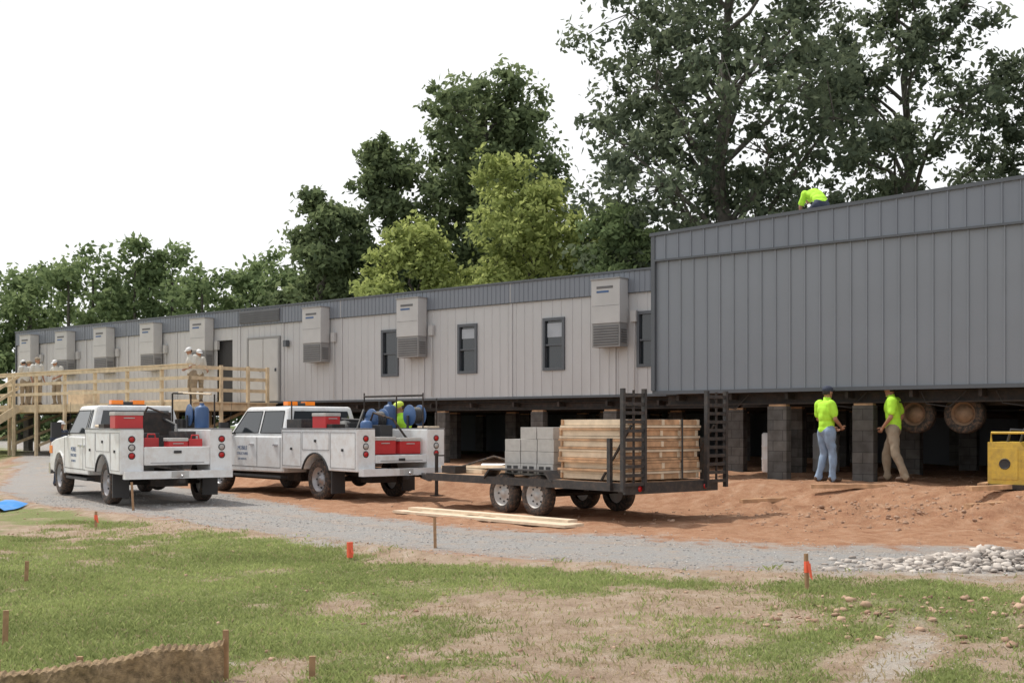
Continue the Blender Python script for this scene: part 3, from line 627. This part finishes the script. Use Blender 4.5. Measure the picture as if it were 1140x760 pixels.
# ------------------------------------------------------------------ trailer : local +x rearward
ra=(.64,-.768); TR=empty('equipment_trailer',(.88,20.2,0),math.atan2(ra[1],ra[0]))
mb=MB(); dz=.62
for y in (-1.0,1.0): mb.b(-2.6,2.5,y-.04,y+.04,dz-.13,dz,'black')
for x in (-2.6,2.46): mb.b(x,x+.06,-.955,.955,dz-.13,dz,'black')
for x in np.arange(-2.1,2.4,.6): mb.b(x-.025,x+.025,-.955,.955,dz-.12,dz-.031,'steel')
for sg in(1,-1): mb.beam((-2.6,sg*.95,dz-.1),(-4.15,sg*.04,dz-.12),.06,.11,'black')
mb.b(-4.35,-4.0,-.06,.06,dz-.16,dz-.05,'steel'); mb.tube([(-3.7,0,.12),(-3.7,0,.95)],.035,'steel',8); mb.b(-3.8,-3.6,-.09,.09,.1,.12,'steel'); mb.tube([(-3.7,0,.9),(-3.7,.2,.9)],.015,'steel',6)
mb.build('frame',TR)
mb=MB()
for i,y in enumerate(np.arange(-.955,.9,.193)): mb.b(-2.53,2.45,y,y+.185,dz-.03,dz+.004*math.sin(i*9),'wood2')
mb.build('deck_boards',TR)
mb=MB()
for y,sg in((-.93,-1),(.93,1)):
    for x in (-.43,.43): tire(mb,(x,y,.34),.34,.21,'rimw',sg)
    pr=[(-.9,.58),(-.86,.62),(-.72,.76),(.72,.76),(.86,.62),(.9,.58),(.86,.58),(.70,.735),(-.70,.735),(-.86,.58)]
    mb.prism(pr,*( (y-.14,y+.14)),'black')
for x in (-.43,.43): mb.tube([(x,-.9,.34),(x,.9,.34)],.035,'steel')
mb.build('wheels_and_fenders',TR)
mb=MB()
for yc in (-.92,.98):
    h0,h1=dz-.12,2.05; x=2.56
    for y in (yc-.23,yc+.23): mb.b(x,x+.07,y-.025,y+.025,h0,h1,'black')
    for z in np.arange(h0+.08,h1,.135): mb.b(x+.01,x+.06,yc-.204,yc+.204,z,z+.05,'black')
    mb.b(x+.02,x+.05,yc-.012,yc+.012,h0+.1,h1-.02,'steel')
    mb.beam((x-.01,yc,1.5),(1.9,yc,dz+.02),.03,.03,'steel')
for y in (-1.07,1.07): mb.b(2.2,2.27,y-.03,y+.03,.5,1.3,'black')
mb.b(2.5,2.56,-1.06,1.06,dz-.17,dz-.0,'black')
for y in(-.75,.75): mb.lathe([(0,.012),(.04,.012),(.045,0)],(2.565,y,dz-.09),'lens',12,1,'x')
mb.build('loading_ramps',TR)
mb=MB(); z=dz+.03; i=0; r_=random.Random(5)
while z<1.55:
    th=.04 if i%3 else .09
    o=r_.uniform(-.03,.03); o2=r_.uniform(-.04,.04)
    if th<.05:
        mb.b(.9+o,2.34+o,-.92+o2,.86+o2,z,z+th-.006,'wood2' if r_.random()<.7 else 'wood3')
    else:
        for y in np.linspace(-.85,.8,5): mb.b(.9+o,2.34+o,y-.02,y+.04,z,z+th-.003,'wood3')
        mb.b(.92+o,.96+o,-.9,.84,z+.001,z+th-.004,'wood2');mb.b(2.29+o,2.33+o,-.9,.84,z+.001,z+th-.004,'wood2')
    z+=th;i+=1
for y in (-.5,.4): mb.b(2.385,2.39,y-.02,y+.02,dz+.03,z+.004,'dark'); mb.b(.86,2.39,y-.02,y+.02,z+.0045,z+.007,'dark')
mb.build('lumber_load',TR,.004)
mb=MB()
for lv in range(4):
    for a in range(3):
        for b_ in range(2):
            x=-.62+a*.42+r_.uniform(-.01,.01); y=-.78+b_*.42
            if lv==3 and a==0: continue
            mb.b(x,x+.405,y,y+.40,dz+.03+lv*.205,dz+.03+lv*.205+.2,'block2')
            for xx in (x+.05,x+.22): 
                if lv==0: mb.b(xx,xx+.12,y-.004,y-.001,dz+.07,dz+.19,'dark')
mb.build('concrete_blocks',TR,.006)
mb=MB()
mb.b(-2.4,-1.5,-.6,.5,dz+.01,dz+.08,'wood3'); mb.beam((-3.2,.3,dz+.05),(-.8,.75,dz+.1),.25,.05,'wood3'); mb.beam((-3.0,-.3,dz+.08),(-.8,-.45,dz+.14),.2,.05,'wood3',(0,.1,1)); mb.tube([(-2.5,.2,dz+.1),(-1.2,.6,dz+.12)],.05,'tankw',8)
mb.b(-2.3,-1.9,-.9,-.65,dz+.01,dz+.14,'steel'); mb.tube([(-2.2,-.5,dz+.12),(-1.9,0,dz+.3),(-1.4,.1,dz+.2),(-1.2,-.4,dz+.14)],.02,'rubber',7)
mb.build('loose_boards',TR)
mb=MB()
def plank(p0,p1,w=.24,dz_=.0):
    z=max(Hs(*p0),Hs(*p1))+.03+dz_; mb.beam((p0[0],p0[1],z),(p1[0],p1[1],z),w,.04,'wood3')
plank((-1.95,20.0),(.85,17.0)); plank((-1.6,20.1),(1.0,17.5)); plank((-1.7,20.0),(.9,17.3),.2,.045)
mb.build('wood_planks')
mb=MB()
for p0,p1 in (((7.2,18.4),(8.3,18.9)),((6.9,17.7),(7.9,18.2)),((4.0,20.4),(4.9,20.6)),((7.6,18.9),(8.2,19.6)),((5.2,20.3),(6.4,20.0))):
    z=Hs((p0[0]+p1[0])/2,(p0[1]+p1[1])/2)+.06; mb.beam((p0[0],p0[1],z),(p1[0],p1[1],z+.02),.14,.07,'wood2')
mb.build('scrap_lumber')
# ------------------------------------------------------------------ stakes
for x,y,h,fl in ((2.65,10.5,.34,1),(-1.86,13.4,.2,2),(-6.2,17.4,.25,1),(-6.66,20.5,.5,0),(-.95,14.4,.38,0),(-4.7,11.3,.2,0),(-3.45,7.95,.25,0),(-1.15,6.72,.13,0)):
    mb=MB(); z=Hs(x,y); t=random.uniform(-.04,.04); R=Euler((t,t,random.random())).to_matrix()
    mb.b(x-.018,x+.018,y-.01,y+.01,z-.1,z+h,'stake',R)
    if fl: mb.b(x-.021,x+.021,y-.013,y+.013,z+h*.5,z+h*.8,'orange',R); mb.add([(x,y-.014,z+h*.75),(x+.02,y-.03,z+h*.4),(x+.05,y-.02,z+h*.3),(x+.03,y-.014,z+h*.75)],[(0,1,2,3)],'orange')
    if fl==2: mb.b(x-.03,x+.03,y-.02,y+.02,z+.02,z+h,'orange',R)
    mb.build('survey_stake')
mb=MB(); v=[];f=[]
for i in range(9):
    for j in range(6):
        x=-9.9+i*.14;y=20.2+j*.2; v.append((x,y,Hs(x,y)+.03+.1*random.random()*(0<i<8)))
for i in range(8):
    for j in range(5): f.append((i*6+j,i*6+j+1,(i+1)*6+j+1,(i+1)*6+j))
mb.add(v,f,'tarp',True); mb.build('blue_tarp',recalc=False)
SF=empty('silt_fence'); mb=MB(); v=[];f=[]; P=[(-4.4,6.45),(-2.9,6.5),(-2.45,6.55),(-2.0,6.62),(-1.66,6.7)]
n=120;m_=10
for i in range(n+1):
    t=i/n*(len(P)-1); k=min(int(t),len(P)-2); u=t-k; x=P[k][0]*(1-u)+P[k+1][0]*u; y=P[k][1]*(1-u)+P[k+1][1]*u
    top=.15+.09*float(sm(-2.9,-1.7,np.array(x)))-.02*abs(math.sin(t*math.pi))+.008*math.sin(i*2.1)+.006*random.random()
    for j in range(m_+1): 
        w=j/m_; v.append((x,y+.03*math.sin(w*3)*math.sin(i*.33)+.006*random.random()+(.04 if j==m_ else 0),Hs(x,y)-.04+(top+.04)*w))
for i in range(n):
    for j in range(m_): f.append((i*(m_+1)+j,i*(m_+1)+j+1,(i+1)*(m_+1)+j+1,(i+1)*(m_+1)+j))
mb.add(v,f,'burlap',False)
mb.build('netting',SF,recalc=False); mb=MB()
for x,y in P: mb.b(x-.015,x+.015,y+.06,y+.085,Hs(x,y)-.1,Hs(x,y)+(.29 if x>-1.8 else .2),'stake')
mb.build('posts',SF)
# ------------------------------------------------------------------ unidentified yellow machine, generic boxy unit + barrels
x,y=8.45,18.8; YA=empty('yellow_machine',(x+.25,y-.1,Hs(x,y)-.05),ANG); mb=MB()  # generic boxy unit, actual kind of machine not known
mb.b(-.95,1.0,-.45,.40,.04,.12,'steel')
mb.prism([(-.92,.12),(.95,.12),(.95,.80),(.25,.80),(.18,.70),(-.35,.70),(-.42,.80),(-.92,.80)],-.42,.37,'yellow')
mb.b(-.85,-.45,-.432,-.421,.2,.7,'yellow'); mb.b(-.38,.9,-.432,-.421,.2,.6,'yellow')
for i in range(6): mb.b(.35,.82,-.437,-.433,.26+i*.05,.28+i*.05,'dark')
for x_ in (-.65,-.05): mb.lathe([(0,.004),(.06,.004),(.08,.02),(.09,.0)],(x_,-.433,.45),'dark',18,-1)
mb.b(-.25,-.12,-.437,-.433,.28,.36,'rimw')
mb.b(-.30,.12,-.25,.25,.70,.86,'steel'); mb.tube([(.5,0,.8),(.5,0,.98),(.58,0,1.02)],.03,'dark',10)
for x_ in (-.7,-.5): mb.tube([(x_,-.1,.8),(x_+.05,-.1,1.0),(x_+.3,0,.98),(x_+.35,0,.8)],.025,'dark',8)
mb.tube([(-.9,-.3,.8),(-.9,-.3,.95),(.93,-.3,.95),(.93,-.3,.8)],.02,'yellow',8)
mb.build('body',YA,.012)
for a,b_ in ((1.0,3.4),(1.75,4.4)):
    X,Y=loc2w(a,b_); mb=MB(); z=.45; mb.lathe([(0,0),(.27,0),(.29,.03),(.29,.28),(.3,.3),(.29,.32),(.29,.56),(.3,.58),(.29,.6),(.29,.84),(.26,.88),(0,.88)],(X,Y,z),'tankw',24,1,'z'); mb.build('plastic_barrel')
# ------------------------------------------------------------------ people
def person(name,loc,rz,J,shirt='lime',pants='jeans',cap=None,sc=1.0):
    D=dict(pel=(0,0,.95),wai=(0,0,1.08),che=(0,.0,1.30),nek=(0,-.01,1.48),hed=(0,.03,1.63),
      sR=(.185,-.01,1.42),sL=(-.185,-.01,1.42),eR=(.25,-.03,1.14),eL=(-.25,-.03,1.14),wR=(.26,.07,.89),wL=(-.26,.07,.89),
      hR=(.095,0,.92),hL=(-.095,0,.92),kR=(.11,.03,.50),kL=(-.11,.03,.50),aR=(.12,-.03,.09),aL=(-.12,-.03,.09))
    D.update(J); P={k:Vector(v) for k,v in D.items()}
    for s in 'RL':
        if 't'+s not in P: P['t'+s]=P['a'+s]+Vector((.02,.17,-.05))
    mb=MB()
    def cap_(a,b_,r0,r1):
        mb.tube([a,a.lerp(b_,.5),b_],[r0,(r0+r1)/2,r1],'skin',12); mb.ell(a,(r0,)*3,'skin',12,8); mb.ell(b_,(r1,)*3,'skin',12,8)
    bones=[]
    def bone(a,b_,r0,r1,lab): cap_(a,b_,r0,r1); bones.append((a,b_,(r0+r1)/2,lab))
    up=(P['nek']-P['pel']).normalized(); side=(P['sR']-P['sL']).normalized()
    Rt=Matrix((side,up.cross(side),up)).transposed()
    for c,r in ((P['pel'],(.17,.125,.13)),(P['pel'].lerp(P['wai'],.8),(.155,.12,.14)),(P['wai'].lerp(P['che'],.5),(.16,.125,.16)),(P['che'],(.185,.125,.17)),(P['che'].lerp(P['nek'],.55),(.17,.10,.09))):
        mb.ell(c,r,'skin',16,10,Rt)
    bones.append((P['pel']+up*.06,P['nek']-up*.05,.15,'shirt')); bones.append((P['hR'],P['hL'],.12,'pants'))
    bone(P['nek']-up*.05,P['hed']-Vector((0,0,.06)),.058,.054,'skin')
    for s in 'RL':
        sh,el,wr=P['s'+s],P['e'+s],P['w'+s]; m1=sh.lerp(el,.68)
        bone(sh,m1,.075,.062,'shirt'); bone(m1,el,.046,.04,'skin'); bone(el,wr,.042,.028,'skin')
        bone(P['h'+s],P['k'+s],.100,.07,'pants'); bone(P['k'+s],P['a'+s],.07,.058,'pants')
        a,t=P['a'+s],P['t'+s]; fdir=(t-a).normalized(); bone(a-fdir*.045-Vector((0,0,.03)),t-fdir*.03+Vector((0,0,.005)),.046,.038,'boot')
        hd=(wr-el).normalized(); mb.ell(wr+hd*.05,(.042,.03,.042),'skin',10,8); bones.append((wr,wr+hd*.08,.03,'skin'))
    h=P['hed']; hf=Vector(J.get('look',(0,1,0))).normalized(); hx=hf.cross(Vector((0,0,1))).normalized(); hz=hx.cross(hf); RH=Matrix((hx,hf,hz)).transposed()
    mb.ell(h+RH@Vector((0,0,.015)),(.078,.098,.105),'skin',18,12,RH); mb.ell(h+RH@Vector((0,.03,-.055)),(.055,.065,.062),'skin',12,8,RH)
    mb.ell(h+RH@Vector((0,.098,-.01)),(.014,.02,.022),'skin',8,6,RH)
    for sx in(1,-1): mb.ell(h+RH@Vector((sx*.08,-.005,-.005)),(.012,.018,.032),'skin',8,6,RH)
    bones.append((h-hz*.05,h+hz*.05,.09,'head'))
    o=mb.build('tmp'); md=o.modifiers.new('r','REMESH'); md.mode='VOXEL'; md.voxel_size=.014; md.use_smooth_shade=True
    md=o.modifiers.new('s','SMOOTH'); md.iterations=4; md.factor=.5
    dg=bpy.context.evaluated_depsgraph_get(); me=bpy.data.meshes.new_from_object(o.evaluated_get(dg)); bpy.data.objects.remove(o)
    nv=len(me.vertices); co=np.zeros(nv*3); me.vertices.foreach_get('co',co); co=co.reshape(-1,3)
    idx={'skin':0,'shirt':1,'pants':2,'boot':3,'head':5}
    best=np.full(nv,1e9); lab=np.zeros(nv,int)
    for a,b_,r,l in bones:
        a=np.array(a);b2=np.array(b_);d=b2-a;t=np.clip(((co-a)@d)/(d@d+1e-9),0,1); ds=np.linalg.norm(co-(a+t[:,None]*d),axis=1)-r
        w=ds<best; best[w]=ds[w]; lab[w]=idx[l]
    RHn=np.array(RH); q=(co-np.array(h))@RHn
    lab[(lab==5)&((q[:,2]>.045)|((q[:,1]<-.02)&(q[:,2]>-.04)))]=4; lab[lab==5]=0
    no=np.zeros(nv*3); me.vertices.foreach_get('normal',no); no=no.reshape(-1,3)
    cl=(lab==1)|(lab==2); wv=(fbm(co[:,0]+co[:,1]*.7+5,co[:,2]*.6+co[:,0]*.4+9,.10,3,2)-.5)*.045+.01
    co[cl]+=no[cl]*wv[cl][:,None]; co[lab==4]+=no[lab==4]*.008
    me.vertices.foreach_set('co',co.ravel())
    me.materials.clear()
    for k in ('skin',shirt,pants,'boot','hair'): me.materials.append(M[k])
    pv=np.array([p.vertices[0] for p in me.polygons]); me.polygons.foreach_set('material_index',lab[pv].astype(np.int32)); me.polygons.foreach_set('use_smooth',np.ones(len(pv),bool)); me.update()
    E=empty(name,loc,rz); E.scale=(sc,)*3
    ob=bpy.data.objects.new('body',me); COL.objects.link(ob); ob.parent=E
    mb=MB()
    for s,sg in(('R',1),('L',-1)):
        wr,el=P['w'+s],P['e'+s]; hd=(wr-el).normalized(); ax=Vector((0,1,0)) if abs(hd.y)<.8 else Vector((0,0,1)); wd=(ax-hd*ax.dot(hd)).normalized(); nn=hd.cross(wd)*(-sg)
        for i,(l) in enumerate((.07,.08,.075,.058)):
            b0=wr+hd*.078+wd*(.028-.019*i); mb.tube([b0,b0+hd*l*.5+nn*.01,b0+hd*l*.8+nn*.03,b0+hd*l*.85+nn*.045],[.0095,.009,.008,.006],'skin',7)
        b0=wr+hd*.03+wd*.03; mb.tube([b0,b0+wd*.03+hd*.03,b0+wd*.035+hd*.06+nn*.015],[.012,.0105,.008],'skin',7)
    mb.build('fingers',E)
    mb=MB(); mb.X=Matrix.Translation(h)@RH.to_4x4()
    for sx in(1,-1): mb.ell((sx*.031,.088,.012),(.012,.008,.007),'hair',8,6)
    mb.ell((0,.088,-.055),(.022,.008,.005),'boot',8,6)
    if cap:
        mb.ell((0,-.004,.055),(.092,.112,.075) ,cap,18,10); mb.ell((0,.10,.052),(.07,.075,.008),cap,14,6)
    mb.build('face_and_hat',E)
    return E
def at(x,y): return (x,y,Hs(x,y)-.01)
person('construction_worker',at(5.72,21.25),math.radians(-70),dict(eR=(.24,.02,1.15),wR=(.16,.2,1.02),eL=(-.24,.0,1.15),wL=(-.13,.22,1.0),kR=(.11,.06,.5),aR=(.12,.05,.09),aL=(-.13,-.08,.09),look=(-.2,1,-.05)),'lime','jeans','navy')
person('construction_worker',at(6.86,21.0),math.radians(62),dict(eR=(.27,-.10,1.17),wR=(.24,.02,.92),eL=(-.25,.0,1.14),wL=(-.15,.15,.96),hR=(.1,.0,.92),kR=(.15,.15,.51),aR=(.18,.13,.09),kL=(-.16,-.06,.5),aL=(-.2,-.24,.10),che=(0,.02,1.3),nek=(0,.02,1.48),hed=(0,.06,1.63),look=(.2,1,-.08)),'lime','khaki','khaki',1.02)
bent=dict(pel=(0,-.1,.62),wai=(0,-.02,.74),che=(0,.17,.86),nek=(0,.34,.93),hed=(0,.46,.98),sR=(.19,.28,.88),sL=(-.19,.28,.88),eR=(.25,.36,.62),eL=(-.25,.36,.62),wR=(.16,.48,.42),wL=(-.16,.48,.42),hR=(.1,-.1,.58),hL=(-.1,-.1,.58),kR=(.17,.28,.42),kL=(-.17,.28,.42),aR=(.14,.0,.09),aL=(-.14,.0,.09),look=(0,1,-.5))
bent2=dict(bent); bent2.update(hed=(0,.46,.84),nek=(0,.35,.86),look=(0,1,-.9))
X,Y=loc2w(3.35,.55); person('construction_worker',(X,Y,5.17),math.radians(15),bent2,'lime','navy','helmet',.86)
st=dict(wR=(.15,.3,1.15),eR=(.24,.08,1.16),wL=(-.2,.28,1.05),eL=(-.25,.05,1.15),che=(0,.03,1.3),nek=(0,.05,1.47),hed=(0,.1,1.61),look=(0,1,-.4))
for a,b_,r_z,pz,shc,hc in ((-17.6,1.2,130,st,'pale','tankw'),(-18.3,1.9,-140,st,'pale','tankw'),(-26.6,1.0,-120,{},'pale','khaki'),(-28.2,1.4,60,st,'pale','tankw'),(-29.1,2.0,-90,{},'hvac','khaki'),(-27.4,2.2,160,st,'pale','tankw')):
    X,Y=loc2w(a,b_); person('construction_worker',(X,Y,2.2),math.radians(r_z),pz,shc,'khaki',hc,.98)
person('construction_worker',at(-11.3,29.2),math.radians(-120),dict(look=(0,1,-.1)),'navy','navy','tankw',.93)
# hi-vis worker standing on the ground on the far side of truck B
wx=T2.matrix_basis@Vector((.55,-1.5,0)); person('construction_worker',(wx.x,wx.y,Hs(wx.x,wx.y)+.02),math.radians(120),dict(st),'lime','navy','helmet',1.14)
# ------------------------------------------------------------------ trees
def leafcloud(C,Rr,npc,size,tr):
    n=len(C); idx=np.repeat(np.arange(n),npc); m=len(idx)
    d=tr.normal(size=(m,3)); d/=np.linalg.norm(d,axis=1)[:,None]; rr=tr.random(m)**.5
    p=C[idx]+d*rr[:,None]*Rr[idx]*(1+.24*tr.normal(size=(m,1)))
    nrm=d*.5+tr.normal(size=(m,3))*.7+np.array([0,0,.35]); nrm/=np.linalg.norm(nrm,axis=1)[:,None]
    u=np.cross(nrm,tr.normal(size=(m,3))); u/=np.linalg.norm(u,axis=1)[:,None]; w=np.cross(nrm,u)
    s=size*tr.uniform(.6,1.3,m)[:,None]
    V=np.stack([p+u*s,p+w*s*.5,p-u*s*.9,p-w*s*.5],1).reshape(-1,3)
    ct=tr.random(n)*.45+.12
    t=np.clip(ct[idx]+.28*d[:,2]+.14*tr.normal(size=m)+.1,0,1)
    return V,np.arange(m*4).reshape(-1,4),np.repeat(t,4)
def tree(name,x,y,h,cw,cz,k,seed,nl=14,cpl=26,npc=60,size=.16,tr_r=.35,cr=.9,lean=(0,0),fill=.36):
    tr=np.random.default_rng(seed); E=empty(name,(x,y,.3)); mb=MB()
    L=[]
    for i in range(nl):
        t=(i+.5)/nl; z=cz+(h-cz)*(.06+.86*t); prof=math.sin(math.pi*min(1,.20+.72*t))**.6
        a=i*2.4+tr.uniform(-.5,.5); rad=cw*.5*prof*tr.uniform(.30,.72); r=cw*.5*tr.uniform(fill-.08,fill+.1)*(1.1-.35*t)
        L.append((rad*math.cos(a)+lean[0]*t,rad*math.sin(a)+lean[1]*t,z,r,r,r*.85))
    topz=h*.86; tp=[(0,0,-.4)]; 
    for i in range(1,8): tp.append((lean[0]*i/8+tr.normal(0,.18),lean[1]*i/8+tr.normal(0,.18),topz*i/7))
    mb.tube(tp,[tr_r*1.35]+[tr_r*(1-i/7.6) for i in range(7)],'bark',12)
    C=[];RR=[]
    for (lx,ly,lz,rx,ry,rz) in L:
        za=max(cz*.45,lz-math.hypot(lx,ly)*.85-.6); ti=za/topz*7; i0=min(int(ti),6); f=ti-i0
        a=Vector(tp[i0]).lerp(Vector(tp[i0+1]),f); b_=Vector((lx,ly,lz)); m1=a.lerp(b_,.33)+Vector((tr.normal(0,.25),tr.normal(0,.25),tr.uniform(-.2,.5))); m2=a.lerp(b_,.68)+Vector((tr.normal(0,.25),tr.normal(0,.25),tr.uniform(-.2,.5)))
        r0=tr_r*(.45-.25*za/topz); mb.tube([a,m1,m2,b_],[r0,r0*.75,r0*.5,r0*.3],'bark',8,False)
        n=max(int(cpl*(rx/(cw*.18))),8)
        d=tr.normal(size=(n,3)); d/=np.linalg.norm(d,axis=1)[:,None]
        q=np.array([lx,ly,lz])+d*np.array([rx,ry,rz])*tr.uniform(.35,1.12,(n,1))
        C.append(q); s=cr*tr.uniform(.4,1.1,(n,1)); RR.append(np.concatenate([s,s,s*.75],1))
        for c in q[::3]:
            mid=b_.lerp(Vector(c),.5)+Vector((0,0,tr.uniform(-.1,.2))); mb.tube([b_,mid,c],[r0*.25,r0*.15,.01],'bark',5,False)
    mb.build('trunk_and_limbs',E,recalc=False)
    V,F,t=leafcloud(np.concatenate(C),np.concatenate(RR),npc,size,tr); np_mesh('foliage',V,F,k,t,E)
    return E
tree('oak_tree',8.6,47,23,16.0,6.0,'leafD',1,nl=34,cpl=20,npc=58,size=.165,tr_r=.42,cr=1.0,fill=.28)
tree('oak_tree',17.6,52,22.5,11.0,7,'leafD',2,nl=22,cpl=20,npc=56,size=.17,tr_r=.38,cr=.95,fill=.30)
tree('oak_tree',24.0,52,19,8,6,'leafD',12,nl=14,cpl=18,npc=52,size=.17,tr_r=.3,cr=.85,fill=.32)
tree('tall_tree',-1.2,63,20.6,10.2,6,'leafM',4,nl=24,cpl=24,npc=52,size=.20,tr_r=.35,cr=1.0,fill=.40)
tree('tall_tree',-6.9,62,17.0,5.6,5,'leafM',5,nl=16,cpl=22,npc=46,size=.20,tr_r=.3,cr=.8,fill=.42)
tree('tall_tree',-9.7,60,13.6,5.0,4,'leafM',15,nl=13,cpl=20,npc=44,size=.20,tr_r=.25,cr=.8,fill=.42)
tree('tall_tree',5.0,60,12.5,6.5,4,'leafM',16,nl=14,cpl=20,npc=44,size=.20,tr_r=.28,cr=.85,fill=.42)
tree('young_tree',.7,50,12.6,8.0,3,'leafL',6,nl=18,cpl=22,npc=52,size=.15,tr_r=.2,cr=.75,fill=.38)
tree('young_tree',-4.2,50,9.9,6.0,3,'leafL',7,nl=14,cpl=20,npc=48,size=.15,tr_r=.16,cr=.7,fill=.40)
tree('young_tree',4.7,47,10.0,5.0,3,'leafF',8,nl=13,cpl=20,npc=48,size=.15,tr_r=.16,cr=.7,fill=.42)
tr=np.random.default_rng(21); C=[];RR=[]; mbt=MB()
DT=empty('distant_trees')
for i in range(66):
    x=-66+i*1.2+tr.normal(0,.7); y=86-.165*(x+66)+tr.normal(0,3)+ (5 if i%2 else 0); h=tr.uniform(11.3,14.2)*(1.0+.05*math.sin(i*.8)); w=tr.uniform(2.6,4.4)
    mbt.tube([(x,y,0),(x,y,h*.85)],[.22,.06],'bark',6,False)
    for j in range(42):
        t=tr.random()**.8; z=.8+(h-1.2)*t; r=w*math.sin(math.pi*min(1,.22+.70*t))*tr.random()**.4; a=tr.uniform(0,6.28)
        C.append((x+r*math.cos(a),y+r*math.sin(a),z)); s=tr.uniform(.6,1.35); RR.append((s,s,s*.75))
mbt.build('trunks',DT,recalc=False)
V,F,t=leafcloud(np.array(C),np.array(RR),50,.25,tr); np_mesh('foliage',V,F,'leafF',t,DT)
C=[];RR=[]
for i in range(420):
    a=tr.uniform(-34,34); b_=tr.uniform(19,25); X,Y=loc2w(a,b_); C.append((X,Y,tr.uniform(.3,4.2))); s=tr.uniform(.7,1.4); RR.append((s,s,s*.8))
V,F,t=leafcloud(np.array(C),np.array(RR),50,.26,tr); np_mesh('light_block_brush',V,F,'leafD',t)  # brush mass added behind the buildings to block horizon light
# ------------------------------------------------------------------ light
W=bpy.data.worlds.new('World'); scene.world=W; W.use_nodes=True; nt=W.node_tree; N=nt.nodes; L=nt.links
bg=N['Background']; sky=N.new('ShaderNodeTexSky'); sky.sky_type='NISHITA'; sky.sun_disc=False
sd=Vector((-.55,.38,1.25)).normalized()
sky.sun_elevation=math.asin(sd.z); sky.sun_rotation=math.atan2(sd.x,sd.y); sky.air_density=1.2; sky.dust_density=5; sky.ozone_density=1
tc=N.new('ShaderNodeTexCoord'); sp=N.new('ShaderNodeSeparateXYZ'); L.new(tc.outputs['Generated'],sp.inputs[0])
r=N.new('ShaderNodeValToRGB'); e=r.color_ramp.elements; e[0].position=0; e[0].color=(.97,.97,.97,1); e[1].position=.95; e[1].color=(.35,.35,.35,1); q=e.new(.4); q.color=(.93,.93,.93,1)
L.new(sp.outputs['Z'],r.inputs['Fac']); mx=N.new('ShaderNodeMix'); mx.data_type='RGBA'; L.new(r.outputs['Color'],mx.inputs[0]); L.new(sky.outputs[0],mx.inputs[6]); mx.inputs[7].default_value=(11.2,11.3,11.4,1)
L.new(mx.outputs[2],bg.inputs['Color']); bg.inputs['Strength'].default_value=.1
s=bpy.data.lights.new('sun','SUN'); s.energy=3.3; s.angle=math.radians(1.5); s.color=(1,.96,.88); so=bpy.data.objects.new('sun',s); COL.objects.link(so); so.rotation_euler=(-sd).to_track_quat('-Z','Y').to_euler()
cam=bpy.data.cameras.new('camera'); cam.sensor_width=36; cam.lens=36*1300/1140; cam.shift_y=93/1140; cam.clip_end=4000; cam.clip_start=.1
co=bpy.data.objects.new('camera',cam); COL.objects.link(co); co.location=(0,0,1.5); co.rotation_euler=(math.pi/2,0,0); scene.camera=co
scene.view_settings.view_transform='Standard'; scene.view_settings.look='None'; scene.view_settings.exposure=0
